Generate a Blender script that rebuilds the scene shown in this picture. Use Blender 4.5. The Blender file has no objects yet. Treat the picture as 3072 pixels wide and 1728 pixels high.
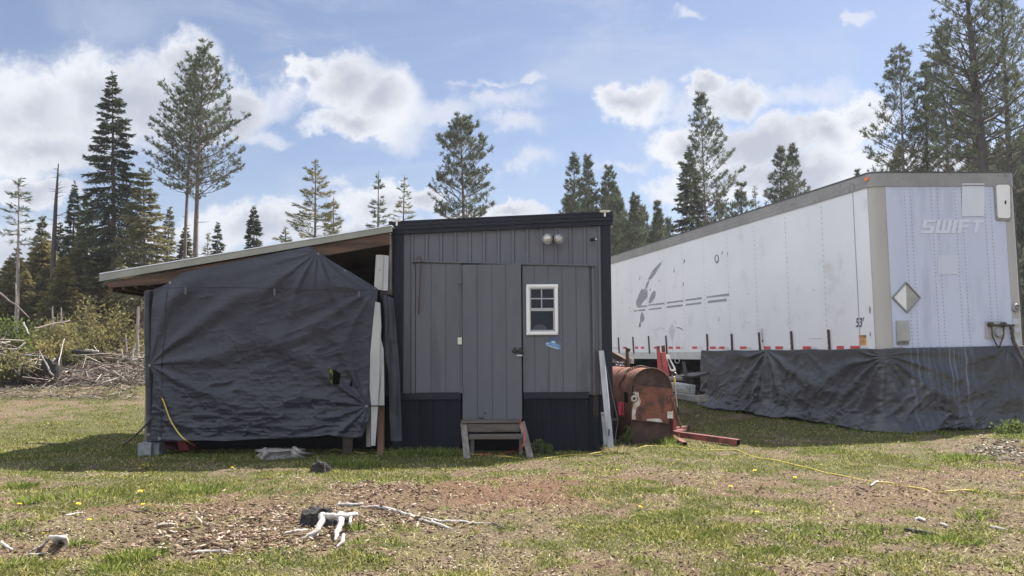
import bpy, math, random
import numpy as np
from mathutils import Vector, Matrix
random.seed(7); rng = np.random.default_rng(7)
sc = bpy.context.scene
COL = sc.collection
R = math.radians
# ------------------------------------------------------------------ camera
F = 2550.0; CX = 1536.0; CY = 864.0; CAMZ = 1.35
PITCH = math.atan(194/F); ROLL = 0.0065
fw = Vector((0, math.cos(PITCH), math.sin(PITCH)))
u0 = Vector((0, -math.sin(PITCH), math.cos(PITCH))); r0 = Vector((1, 0, 0))
cr = r0*math.cos(ROLL) - u0*math.sin(ROLL); cu = u0*math.cos(ROLL) + r0*math.sin(ROLL)
camd = bpy.data.cameras.new('camera'); cam = bpy.data.objects.new('camera', camd); COL.objects.link(cam)
cam.matrix_world = Matrix(((cr.x, cu.x, -fw.x, 0), (cr.y, cu.y, -fw.y, 0), (cr.z, cu.z, -fw.z, CAMZ), (0, 0, 0, 1)))
camd.sensor_width = 36; camd.lens = F/3072*36; camd.clip_end = 3000; camd.clip_start = 0.05
sc.camera = cam
def ray(px, py): return fw + cr*((px-CX)/F) - cu*((py-CY)/F)
def W(px, py, Y):            # point seen at that place of the photograph, at distance Y
    d = ray(px, py); t = Y/d.y; return Vector((d.x*t, Y, CAMZ + d.z*t))
def G(px, py, z=0.0):
    d = ray(px, py); t = (z-CAMZ)/d.z; return Vector((d.x*t, d.y*t, z))
def r2(x, y): return (280+x/1.90625, 640+y/1.90625)
def r3(x, y): return (1140+x/1.8581, 620+y/1.8581)
def r4(x, y): return (1760+x/2.898, 900+y/2.898)
def r5(x, y): return (1800+x/2.862, 600+y/2.862)
def r6(x, y): return (2560+x/1.666, 480+y/1.666)
def g1(x, y): return (2100+x/2.65, 950+y/2.65)
def g3(x, y): return (700+x/2.576, 1300+y/2.576)
def g4(x, y): return (x/3.22, 1300+y/3.22)
def g5(x, y): return (1700+x/3.22, 1300+y/3.22)
def g6(x, y): return (2400+x/3.386, 1300+y/3.386)
def g7(x, y): return (x/3.622, 850+y/3.622)
def dd(x, y): return (x*1.1925, y*1.1925)
# ------------------------------------------------------------------ light and sky
SUN = Vector((0.60, 0.50, 1.0)).normalized()
SKY_STRENGTH = 0.107; SUN_STRENGTH = 5.0; EXPOSURE = 1.32
sund = bpy.data.lights.new('sun', 'SUN'); sund.energy = SUN_STRENGTH; sund.angle = R(0.5); sund.color = (1.0, 0.94, 0.86)
suno = bpy.data.objects.new('sun', sund); COL.objects.link(suno)
suno.rotation_euler = (-SUN).to_track_quat('-Z', 'Y').to_euler(); suno.location = (10, 10, 30)
vs = sc.view_settings
sc.display_settings.display_device = 'sRGB'
vs.view_transform = 'Standard'; vs.look = 'None'; vs.gamma = 1; vs.use_curve_mapping = False; vs.exposure = EXPOSURE
world = bpy.data.worlds.new('World'); sc.world = world; world.use_nodes = True
nt = world.node_tree; nt.nodes.clear()
def N(t, typ, **kw):
    n = t.nodes.new(typ)
    for k, v in kw.items(): setattr(n, k, v)
    return n
def setin(t, n, i, v):
    if v is None: return
    if isinstance(v, bpy.types.NodeSocket): t.links.new(v, n.inputs[i])
    else: n.inputs[i].default_value = v
def M(t, op, a, b=None, c=None, clamp=False):
    n = N(t, 'ShaderNodeMath', operation=op, use_clamp=clamp)
    setin(t, n, 0, a); setin(t, n, 1, b); setin(t, n, 2, c); return n.outputs[0]
def MR(t, v, a, b, c=0.0, d=1.0):
    n = N(t, 'ShaderNodeMapRange', interpolation_type='SMOOTHSTEP')
    setin(t, n, 0, v); n.inputs[1].default_value = a; n.inputs[2].default_value = b; n.inputs[3].default_value = c; n.inputs[4].default_value = d
    return n.outputs[0]
def MIX(t, f, a, b, blend='MIX'):
    n = N(t, 'ShaderNodeMix', data_type='RGBA', blend_type=blend)
    setin(t, n, 0, f)
    for i, v in ((6, a), (7, b)):
        if isinstance(v, bpy.types.NodeSocket): t.links.new(v, n.inputs[i])
        else: n.inputs[i].default_value = (*v[:3], 1)
    return n.outputs[2]
def NOISE(t, vec, scale, detail=4, rough=0.55, dist=0.0):
    n = N(t, 'ShaderNodeTexNoise'); n.inputs['Scale'].default_value = scale; n.inputs['Detail'].default_value = detail
    n.inputs['Roughness'].default_value = rough; n.inputs['Distortion'].default_value = dist
    if vec is not None: t.links.new(vec, n.inputs['Vector'])
    return n
def build_sky():
    t = nt
    sky = N(t, 'ShaderNodeTexSky', sky_type='NISHITA', sun_disc=False)
    sky.sun_elevation = math.asin(SUN.z); sky.sun_rotation = math.atan2(SUN.x, SUN.y)
    sky.air_density = 1.0; sky.dust_density = 1.0; sky.ozone_density = 1.5; sky.altitude = 600
    hs = N(t, 'ShaderNodeHueSaturation'); hs.inputs['Saturation'].default_value = 0.85; hs.inputs['Value'].default_value = 1.0
    t.links.new(sky.outputs[0], hs.inputs['Color'])
    tc = N(t, 'ShaderNodeTexCoord'); sep = N(t, 'ShaderNodeSeparateXYZ'); t.links.new(tc.outputs['Generated'], sep.inputs[0])
    az = M(t, 'ARCTAN2', sep.outputs[0], sep.outputs[1]); el = M(t, 'ARCSINE', sep.outputs[2])
    cmb = N(t, 'ShaderNodeCombineXYZ'); t.links.new(az, cmb.inputs[0]); t.links.new(el, cmb.inputs[1])
    p = cmb.outputs[0]
    base = MIX(t, 1.0, hs.outputs[0], (0.445, 0.45, 0.49), 'MULTIPLY')
    # thin high veil
    mp = N(t, 'ShaderNodeMapping'); mp.inputs['Scale'].default_value = (1.0, 2.6, 1); mp.inputs['Rotation'].default_value = (0, 0, R(-14)); t.links.new(p, mp.inputs[0])
    veil = NOISE(t, mp.outputs[0], 4.0, 8, 0.62, 0.9)
    vf = MR(t, veil.outputs[0], 0.42, 0.74, 0.0, 0.45)
    base = MIX(t, vf, base, (2.35, 2.6, 3.15))
    # warp for billows
    n1 = NOISE(t, p, 9.0, 7, 0.62)
    n2 = NOISE(t, p, 24.0, 7, 0.66)
    sub = N(t, 'ShaderNodeVectorMath', operation='SUBTRACT'); t.links.new(n1.outputs['Color'], sub.inputs[0]); sub.inputs[1].default_value = (0.5, 0.5, 0.5)
    scl = N(t, 'ShaderNodeVectorMath', operation='SCALE'); t.links.new(sub.outputs[0], scl.inputs[0]); scl.inputs['Scale'].default_value = 0.085
    add = N(t, 'ShaderNodeVectorMath', operation='ADD'); t.links.new(p, add.inputs[0]); t.links.new(scl.outputs[0], add.inputs[1])
    sb2 = N(t, 'ShaderNodeVectorMath', operation='SUBTRACT'); t.links.new(n2.outputs['Color'], sb2.inputs[0]); sb2.inputs[1].default_value = (0.5, 0.5, 0.5)
    sc2 = N(t, 'ShaderNodeVectorMath', operation='SCALE'); t.links.new(sb2.outputs[0], sc2.inputs[0]); sc2.inputs['Scale'].default_value = 0.040
    ad2 = N(t, 'ShaderNodeVectorMath', operation='ADD'); t.links.new(add.outputs[0], ad2.inputs[0]); t.links.new(sc2.outputs[0], ad2.inputs[1])
    pw = ad2.outputs[0]
    def blob(cx, cy, rx, ry, amp=1.0):
        d = ray(*dd(cx, cy)).normalized(); a = math.atan2(d.x, d.y); e = math.asin(d.z)
        k = F/1.1925
        s = N(t, 'ShaderNodeVectorMath', operation='SUBTRACT'); t.links.new(pw, s.inputs[0]); s.inputs[1].default_value = (a, e, 0)
        m = N(t, 'ShaderNodeVectorMath', operation='MULTIPLY'); t.links.new(s.outputs[0], m.inputs[0]); m.inputs[1].default_value = (k/rx, k/ry, 0)
        l = N(t, 'ShaderNodeVectorMath', operation='LENGTH'); t.links.new(m.outputs[0], l.inputs[0])
        return M(t, 'MULTIPLY', M(t, 'SUBTRACT', 1.0, l.outputs['Value']), amp)
    hard = [(60,270,260,130),(300,250,230,130),(470,190,95,100),(590,265,95,75),(80,370,200,80),(870,200,165,95),(970,240,110,90),(770,150,60,45),(890,310,140,45),
            (1590,240,112,58),(1850,265,105,56),(1780,215,60,40),(1740,360,110,70),(1900,375,160,65),(2090,345,110,60),(2170,310,75,55),(2000,450,330,70),(1800,460,220,60),
            (650,580,240,62),(480,600,150,50),(950,520,110,60),(1050,500,80,42),(1290,530,110,32),(1200,560,150,40),(900,600,300,50),(80,485,120,36),(100,640,250,80),(2400,440,250,90)]
    soft = [(1130,285,130,50),(1300,315,110,40),(1230,195,110,24),(1345,188,50,17),(1250,250,160,60),(2180,36,40,16),(1730,45,60,25),(680,340,80,28),(1570,410,110,26),(1700,480,130,30),(860,462,40,22),(1330,400,120,50),(1600,600,300,40),(1720,265,170,50),(1000,330,120,60),(2060,250,120,50),(700,240,90,60)]
    def chain(bs, amp):
        v = None
        for b in bs:
            o = blob(*b, amp=amp); v = o if v is None else M(t, 'MAXIMUM', v, o)
        return v
    dh = chain(hard, 1.0); ds = chain(soft, 0.9)
    nn = M(t, 'SUBTRACT', n1.outputs[0], 0.5); nn2 = M(t, 'SUBTRACT', n2.outputs[0], 0.5)
    det = M(t, 'ADD', M(t, 'MULTIPLY', nn, 1.15), M(t, 'MULTIPLY', nn2, 0.45))
    H = M(t, 'ADD', dh, det)
    mh = MR(t, M(t, 'ADD', H, M(t, 'MULTIPLY', nn2, .25)), -0.06, 0.42)
    S = M(t, 'ADD', ds, M(t, 'MULTIPLY', det, 2.2))
    ms = M(t, 'MULTIPLY', MR(t, S, 0.05, 0.8), 0.75)
    # cloud shading: bright rims, greyer thick cores and undersides
    n3 = NOISE(t, p, 7.0, 4, 0.5); 
    core = MR(t, M(t, 'ADD', M(t, 'ADD', H, M(t, 'MULTIPLY', M(t, 'SUBTRACT', n3.outputs[0], 0.5), 2.0)), M(t, 'MULTIPLY', nn, -1.3)), 0.10, 1.05)
    cc = MIX(t, core, (3.3, 3.38, 3.6), (1.95, 2.07, 2.45))
    out = MIX(t, ms, base, (2.85, 3.0, 3.4))
    out = MIX(t, mh, out, cc)
    # pale air low over the horizon
    hz = MR(t, el, 0.0, 0.26, 0.6, 0.0)
    out = MIX(t, hz, out, (2.55, 2.75, 3.15))
    # unseen bright cloud lobe behind and left of the viewer, added as fill light
    dt = N(t, 'ShaderNodeVectorMath', operation='DOT_PRODUCT'); t.links.new(tc.outputs['Generated'], dt.inputs[0]); dt.inputs[1].default_value = Vector((-.72, -.62, .30)).normalized()
    nb = NOISE(t, tc.outputs['Generated'], 2.2, 5, 0.6)
    bk = MR(t, M(t, 'ADD', dt.outputs['Value'], M(t, 'MULTIPLY', M(t, 'SUBTRACT', nb.outputs[0], .5), .5)), -.05, .75)
    out = MIX(t, bk, out, (5.0, 5.25, 5.9))
    bg = N(t, 'ShaderNodeBackground'); bg.inputs['Strength'].default_value = SKY_STRENGTH
    t.links.new(out, bg.inputs[0]); wo = N(t, 'ShaderNodeOutputWorld'); t.links.new(bg.outputs[0], wo.inputs[0])
build_sky()
# ------------------------------------------------------------------ noise (numpy)
def _h(i, j, s):
    n = (i.astype(np.int64)*374761393 + j.astype(np.int64)*668265263 + s*974711) & 0x7fffffff
    n = ((n ^ (n >> 13))*1274126177) & 0x7fffffff
    n = n ^ (n >> 16)
    return (n & 0xffff)/65535.0
def vn(x, y, s=0):
    x = np.asarray(x, float); y = np.asarray(y, float)
    i = np.floor(x); j = np.floor(y); fx = x-i; fy = y-j
    fx = fx*fx*fx*(fx*(fx*6-15)+10); fy = fy*fy*fy*(fy*(fy*6-15)+10)
    a = _h(i, j, s); b = _h(i+1, j, s); c = _h(i, j+1, s); d = _h(i+1, j+1, s)
    return (a*(1-fx)+b*fx)*(1-fy) + (c*(1-fx)+d*fx)*fy
def fbm(x, y, s=0, o=4, g=0.5):
    v = 0; a = 1; tt = 0
    for k in range(o):
        v = v + a*vn(x*2**k+17.3*k, y*2**k-9.1*k, s+k); tt += a; a *= g
    return v/tt
def ridge(x, y, s=0, o=3):
    v = 0; a = 1; tt = 0
    for k in range(o):
        v = v + a*(1-np.abs(2*vn(x*2**k+5*k, y*2**k+3*k, s+k)-1)); tt += a; a *= .5
    return v/tt
# ------------------------------------------------------------------ materials
def mat(name, c1, c2=None, scale=6.0, rough=0.7, bump=0.0, bscale=None, metal=0.0, stretch=(1,1,1), c3=None, s3=1.5, lim=(0.35, 0.65), lim3=(0.55, 0.68), det=5, spec=0.5, sheen=0.0, dist=0.0001):
    m = bpy.data.materials.new(name); m.use_nodes = True; t = m.node_tree
    b = t.nodes['Principled BSDF']; b.inputs['Roughness'].default_value = rough; b.inputs['Metallic'].default_value = metal
    b.inputs['Specular IOR Level'].default_value = spec
    tc = N(t, 'ShaderNodeTexCoord'); mp = N(t, 'ShaderNodeMapping'); mp.inputs['Scale'].default_value = stretch
    t.links.new(tc.outputs['Object'], mp.inputs[0]); v = mp.outputs[0]
    col = None
    if c2 is not None:
        n = NOISE(t, v, scale, det, 0.6); col = MIX(t, MR(t, n.outputs[0], lim[0], lim[1]), c1, c2)
    if c3 is not None:
        n = NOISE(t, v, s3, 6, 0.65); col = MIX(t, MR(t, n.outputs[0], lim3[0], lim3[1]), col, c3)
    if col is not None: t.links.new(col, b.inputs['Base Color'])
    else: b.inputs['Base Color'].default_value = (*c1, 1)
    if bump:
        n = NOISE(t, v, bscale or scale*3, 4, 0.6); bp = N(t, 'ShaderNodeBump'); bp.inputs['Strength'].default_value = 1.0; bp.inputs['Distance'].default_value = bump
        t.links.new(n.outputs[0], bp.inputs['Height']); t.links.new(bp.outputs[0], b.inputs['Normal'])
    return m
def leafmat(name, cols, trans=0.35, patch=None, ps=0.6):
    """colour by leaf (random per island) and by clump"""
    m = bpy.data.materials.new(name); m.use_nodes = True; t = m.node_tree; t.nodes.clear()
    g = N(t, 'ShaderNodeNewGeometry'); rp = N(t, 'ShaderNodeValToRGB'); rp.color_ramp.interpolation = 'LINEAR'
    e = rp.color_ramp.elements
    while len(e) < len(cols): e.new(0.5)
    for i, c in enumerate(cols): e[i].position = i/(len(cols)-1); e[i].color = (*c, 1)
    t.links.new(g.outputs['Random Per Island'], rp.inputs[0]); col = rp.outputs[0]
    if patch:
        n = NOISE(t, g.outputs['Position'], ps, 3, 0.6); col = MIX(t, MR(t, n.outputs[0], 0.42, 0.62, 0.0, 0.8), col, patch)
    d = N(t, 'ShaderNodeBsdfDiffuse'); tr = N(t, 'ShaderNodeBsdfTranslucent'); mx = N(t, 'ShaderNodeMixShader'); mx.inputs[0].default_value = trans
    t.links.new(col, d.inputs[0]); t.links.new(col, tr.inputs[0]); t.links.new(d.outputs[0], mx.inputs[1]); t.links.new(tr.outputs[0], mx.inputs[2])
    o = N(t, 'ShaderNodeOutputMaterial'); t.links.new(mx.outputs[0], o.inputs[0]); return m
MT = dict(
 grey=mat('grey_paint', (.090,.093,.108), (.108,.111,.126), 1.3, .62, .0012, 60, stretch=(1.6,1,.3), c3=(.072,.074,.084), s3=1.8),
 greymetal=mat('grey_metal_siding', (.092,.095,.111), (.108,.111,.128), .8, .48, stretch=(1,1,.4), c3=(.082,.083,.096), s3=2.2),
 black=mat('black_trim', (.006,.008,.016), (.010,.012,.022), 1.5, .45, .001, 40, c3=(.022,.024,.034), s3=4, lim3=(.62,.75), spec=.25),
 blackwood=mat('black_stained_boards', (.003,.004,.009), (.009,.011,.019), 9, .75, .003, 30, stretch=(1.6,1,.08), c3=(.035,.035,.04), s3=6, lim3=(.66,.8), spec=.2),
 wood=mat('weathered_wood', (.070,.056,.045), (.13,.11,.093), 9, .85, .003, 30, stretch=(.15,1,1.5), c3=(.11,.085,.07), s3=2),
 woodv=mat('weathered_board', (.13,.115,.10), (.23,.205,.185), 12, .85, .003, 30, stretch=(1.5,1,.12), c3=(.13,.11,.095), s3=2),
 rafter=mat('rafter_wood', (.055,.032,.021), (.115,.070,.045), 7, .85, .003, 30, stretch=(.2,1,1.6), c3=(.05,.032,.022), s3=1.5),
 pale=mat('pale_metal_edge', (.25,.25,.215), (.31,.31,.27), 2, .5, spec=.3),
 roofm=mat('pale_roof_sheet', (.62,.65,.68), (.72,.74,.76), 2, .35, metal=.3),
 underroof=mat('dark_blue_sheet', (.012,.018,.05), (.02,.03,.07), 3, .5),
 tarp=mat('charcoal_tarp', (.019,.020,.033), (.026,.027,.042), 1.2, .46, .003, 45, c3=(.034,.035,.052), s3=3, spec=.42),
 tarp2=mat('dark_tarp', (.022,.024,.035), (.030,.032,.044), 1.2, .48, .002, 30, c3=(.036,.038,.052), s3=3, spec=.42),
 cloudy=mat('tarp_tape', (.10,.10,.12), None, rough=.6),
 white=mat('white_paint', (.74,.74,.73), (.80,.80,.78), 3, .45),
 dirtywhite=mat('dirty_white_flashing', (.42,.43,.41), (.30,.30,.285), 4, .5, stretch=(1,1,.25), c3=(.40,.37,.32), s3=3, lim3=(.6,.75)),
 glass=mat('dark_glass', (.004,.006,.014), None, rough=.08, spec=.22),  # opaque near-black pane, stands in for the unlit room behind
 dark=mat('shade_black', (.004,.004,.006), None, rough=.9, spec=.1),  # near-black standing in for shade in gaps, openings and the underside
 block=mat('concrete_block', (.17,.18,.185), (.25,.26,.265), 12, .9, .003, 60),
 chrome=mat('dull_metal', (.35,.35,.36), (.45,.45,.45), 10, .35, metal=.8),
 lampglass=mat('lamp_glass', (.30,.30,.28), (.62,.62,.57), 40, .12, metal=.5, spec=.8),
 blacksteel=mat('black_steel', (.02,.02,.024), (.035,.034,.036), 10, .45, metal=.3),
 cream=mat('cream_hinge', (.6,.6,.5), None, rough=.5),
 rust=mat('rusty_steel', (.145,.052,.030), (.25,.105,.060), 3.5, .72, .002, 40, c3=(.075,.036,.028), s3=2.2, lim3=(.5,.66)),
 rustdark=mat('dark_rust', (.055,.030,.024), (.11,.055,.038), 5, .8, .002, 40, c3=(.16,.12,.085), s3=4, lim3=(.6,.7)),
 rustdoor=mat('rusty_door_plate', (.14,.045,.026), (.22,.080,.045), 5, .7, .002, 40, c3=(.070,.032,.022), s3=4, lim3=(.5,.62)),
 peel=mat('peeling_white_paint', (.62,.60,.54), (.45,.36,.28), 12, .6),
 chain=mat('rusty_chain', (.09,.06,.045), (.15,.10,.075), 20, .7, metal=.3),
 red=mat('faded_red_paint', (.34,.045,.05), (.44,.09,.085), 4, .5, c3=(.20,.05,.04), s3=3, lim3=(.55,.65)),
 redrust=mat('rusty_red_beam', (.14,.045,.038), (.24,.07,.058), 9, .6, c3=(.09,.035,.028), s3=3, lim3=(.5,.65)),
 twhite=mat('trailer_white', (.72,.73,.755), (.77,.775,.795), .6, .38, c3=(.58,.575,.56), s3=1.7, lim3=(.56,.80)),
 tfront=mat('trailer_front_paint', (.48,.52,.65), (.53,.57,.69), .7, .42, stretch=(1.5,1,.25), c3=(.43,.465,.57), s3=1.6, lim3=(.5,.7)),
 tfaded=mat('faded_letter_white', (.62,.65,.74), None, rough=.5),
 trail=mat('trailer_rail', (.25,.245,.235), (.31,.305,.29), 2, .5, metal=.15, c3=(.20,.19,.18), s3=4),
 tgrey=mat('corner_grey', (.37,.36,.33), (.42,.41,.38), 1.4, .5, stretch=(1,1,.3), c3=(.31,.30,.28), s3=3, lim3=(.6,.7)),
 decal=mat('grey_decal', (.25,.26,.28), (.31,.32,.34), 14, .6),
 decald=mat('scratch_dark', (.12,.12,.12), (.22,.22,.20), 30, .6),
 maroon=mat('maroon_stake', (.055,.022,.024), (.085,.03,.03), 12, .7),
 tapered=mat('red_tape', (.52,.045,.055), (.60,.08,.08), 30, .5),
 tapewhite=mat('white_tape', (.60,.60,.58), (.70,.70,.68), 20, .5),
 navy=mat('navy_print', (.035,.04,.10), None, rough=.5),
 ink=mat('ink_print', (.02,.02,.03), None, rough=.6),
 orange=mat('orange_label', (.75,.33,.10), (.70,.38,.16), 20, .6),
 amber=mat('amber_lens', (.75,.20,.05), None, rough=.25),
 box=mat('grey_box', (.33,.335,.32), (.38,.385,.37), 4, .55),
 dirty=mat('dirty_black_grease', (.035,.028,.024), (.07,.05,.04), 20, .7, .003, 40),
 yellow=mat('yellow_cord', (.60,.46,.08), (.45,.36,.10), 12, .6),
 redcord=mat('red_cord', (.62,.10,.06), None, rough=.5),
 blackhose=mat('black_hose', (.012,.012,.014), None, rough=.5),
 pink=mat('red_cloth', (.45,.04,.08), None, rough=.8),
 blue=mat('sticker_blue', (.10,.22,.42), (.16,.30,.50), 30, .5),
 bluepale=mat('sticker_pale', (.45,.58,.68), None, rough=.5),
 bluedk=mat('sticker_dark', (.07,.09,.16), None, rough=.6),
 bark=mat('conifer_bark', (.12,.095,.085), (.19,.155,.14), 14, .95, .01, 20, stretch=(1,1,.3)),
 barkdark=mat('dark_bark', (.05,.045,.045), (.085,.075,.072), 14, .95, stretch=(1,1,.3)),
 barkpale=mat('pale_bark', (.22,.19,.17), (.32,.28,.25), 14, .95, stretch=(1,1,.3)),
 bleach=mat('bleached_wood', (.36,.33,.30), (.54,.51,.47), 14, .85, .003, 40, c3=(.20,.175,.15), s3=8, lim3=(.58,.7)),
 greywood=mat('grey_stump_wood', (.22,.20,.18), (.36,.34,.31), 14, .9, .005, 30, c3=(.12,.10,.09), s3=8, lim3=(.55,.7)),
 char=mat('charred_wood', (.010,.009,.009), (.032,.027,.024), 18, .9, .006, 40),
)
# ------------------------------------------------------------------ objects
ORG = {}
def tag(o, label=None, cat=None, group=None, kind=None):
    if label: o['label'] = label
    if cat: o['category'] = cat
    if group: o['group'] = group
    if kind: o['kind'] = kind
    return o
def thing(name, label, cat, loc, group=None):
    o = bpy.data.objects.new(name, None); COL.objects.link(o); o.location = loc; o.empty_display_size = .2
    ORG[o.name] = Vector(loc); return tag(o, label, cat, group)
class MB:
    def __init__(s): s.v = []; s.f = []
    def hexa(s, p):     # 4 bottom (ccw) + 4 top
        b = len(s.v); s.v += [tuple(q) for q in p]
        for f in ((3,2,1,0),(4,5,6,7),(0,1,5,4),(1,2,6,5),(2,3,7,6),(3,0,4,7)): s.f.append(tuple(b+i for i in f))
        return s
    def box(s, x0, x1, y0, y1, z0, z1):
        return s.hexa([(x0,y0,z0),(x1,y0,z0),(x1,y1,z0),(x0,y1,z0),(x0,y0,z1),(x1,y0,z1),(x1,y1,z1),(x0,y1,z1)])
    def prism(s, pts, d):   # polygon extruded by vector d
        d = Vector(d); b = len(s.v); n = len(pts)
        s.v += [tuple(Vector(p)) for p in pts] + [tuple(Vector(p)+d) for p in pts]
        s.f.append(tuple(range(b+n-1, b-1, -1))); s.f.append(tuple(range(b+n, b+2*n)))
        for i in range(n): j = (i+1) % n; s.f.append((b+i, b+j, b+n+j, b+n+i))
        return s
    def poly(s, pts):
        b = len(s.v); s.v += [tuple(p) for p in pts]; s.f.append(tuple(range(b, b+len(pts)))); return s
    def tube(s, path, r, n=6, cap=True):
        path = [Vector(p) for p in path]; rs = r if isinstance(r, (list, tuple)) else [r]*len(path); b = len(s.v)
        for i, p in enumerate(path):
            t = (path[min(i+1, len(path)-1)]-path[max(i-1, 0)]).normalized()
            a = t.orthogonal().normalized() if i == 0 else (a - t*a.dot(t)).normalized()
            c = t.cross(a)
            for k in range(n):
                th = 2*math.pi*k/n; s.v.append(tuple(p + (a*math.cos(th)+c*math.sin(th))*rs[i]))
        for i in range(len(path)-1):
            for k in range(n): k2 = (k+1) % n; s.f.append((b+i*n+k, b+i*n+k2, b+(i+1)*n+k2, b+(i+1)*n+k))
        if cap: s.f.append(tuple(b+k for k in range(n-1, -1, -1))); s.f.append(tuple(b+(len(path)-1)*n+k for k in range(n)))
        return s
    def beam(s, a, b, w, h, up=(0,0,1)):   # rectangular bar from a to b
        a = Vector(a); b = Vector(b); t = (b-a).normalized(); sd = t.cross(Vector(up)).normalized()*w/2; u = sd.cross(t).normalized()*h/2
        return s.hexa([a-sd-u, a+sd-u, b+sd-u, b-sd-u, a-sd+u, a+sd+u, b+sd+u, b-sd+u])
    def disc(s, c, nrm, r, depth, n=16, r2=None):
        c = Vector(c); nrm = Vector(nrm).normalized(); return s.tube([c, c+nrm*depth], [r, r if r2 is None else r2], n)
    def torus(s, c, nrm, R_, r_, n=16, m=6):
        c = Vector(c); nrm = Vector(nrm).normalized(); a = nrm.orthogonal().normalized(); d = nrm.cross(a); b = len(s.v)
        for i in range(n):
            th = 2*math.pi*i/n; e = a*math.cos(th)+d*math.sin(th)
            for k in range(m):
                ph = 2*math.pi*k/m; s.v.append(tuple(c+e*(R_+r_*math.cos(ph))+nrm*(r_*math.sin(ph))))
        for i in range(n):
            for k in range(m): s.f.append((b+i*m+k, b+((i+1)%n)*m+k, b+((i+1)%n)*m+(k+1)%m, b+i*m+(k+1)%m))
        return s
    def build(s, name, m, parent=None, smooth=False, bevel=0.0):
        org = ORG.get(parent.name, Vector((0,0,0))) if parent else Vector((0,0,0))
        me = bpy.data.meshes.new(name)
        if not parent and s.v:
            a = np.array(s.v); org = Vector((float(a[:,0].mean()), float(a[:,1].mean()), float(a[:,2].min())))
        me.from_pydata([(x-org.x, y-org.y, z-org.z) for x, y, z in s.v], [], s.f); me.validate()
        return link(name, me, m, parent, org, smooth, bevel)
def link(name, me, m, parent, org, smooth=False, bevel=0.0):
    me.materials.append(MT[m] if isinstance(m, str) else m)
    if smooth: me.polygons.foreach_set('use_smooth', [True]*len(me.polygons))
    o = bpy.data.objects.new(name, me); COL.objects.link(o)
    if parent: o.parent = parent
    else: o.location = org
    ORG[o.name] = org
    if bevel:
        b = o.modifiers.new('bevel', 'BEVEL'); b.width = bevel; b.segments = 2; b.limit_method = 'ANGLE'
    return o
def npmesh(name, v, faces, m, parent=None, smooth=False, org=None):
    """v (n,3), faces (k,3 or 4)"""
    if org is None: org = ORG.get(parent.name) if parent else Vector((float(v[:,0].mean()), float(v[:,1].mean()), float(v[:,2].min())))
    me = bpy.data.meshes.new(name); v = (v - np.array(org)).astype(np.float32); k = faces.shape[1]
    me.vertices.add(len(v)); me.vertices.foreach_set('co', v.ravel())
    me.loops.add(faces.size); me.loops.foreach_set('vertex_index', faces.astype(np.int32).ravel())
    me.polygons.add(len(faces)); me.polygons.foreach_set('loop_start', np.arange(0, faces.size, k, dtype=np.int32))
    me.polygons.foreach_set('loop_total', np.full(len(faces), k, dtype=np.int32)); me.update(calc_edges=True)
    return link(name, me, m, parent, org, smooth)
def grid_faces(nu, nv):
    i, j = np.meshgrid(np.arange(nu-1), np.arange(nv-1), indexing='ij'); a = (i*nv+j).ravel()
    return np.stack([a, a+nv, a+nv+1, a+1], 1)
# ------------------------------------------------------------------ ground
MOUND = G(*g6(1950, 230))
def gh(x, y):
    x = np.asarray(x, float); y = np.asarray(y, float)
    near = np.clip((22-y)/6, 0, 1)
    z = (fbm(x*.7, y*.7, 3, 3)-.5)*.09 + (fbm(x*3.1, y*3.1, 11, 3)-.5)*.05*near+(fbm(x*11, y*11, 12, 2)-.5)*.016*near
    z = z + .17*np.exp(-(((x-7.8)/1.3)**2+((y-11.9)/1.1)**2))*(.7+.6*fbm(x*4, y*4, 21, 3))
    z = z + np.clip((y-14)/12, 0, 1)**1.3*.62*np.clip((-x-4.5-.05*y)/3, 0, 1)
    shed = np.exp(-(np.clip(np.abs(x-.0)-5.4, 0, 9)**2 + np.clip(np.abs(y-14.3)-3.0, 0, 9)**2)/.6)   # level under the buildings
    return z*(1-.75*shed)
def gz(x, y): return float(gh(np.array([x]), np.array([y]))[0])
def GG(px, py):
    p = G(px, py)
    for _ in range(3): p = G(px, py, gz(p.x, p.y))
    return p
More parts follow.
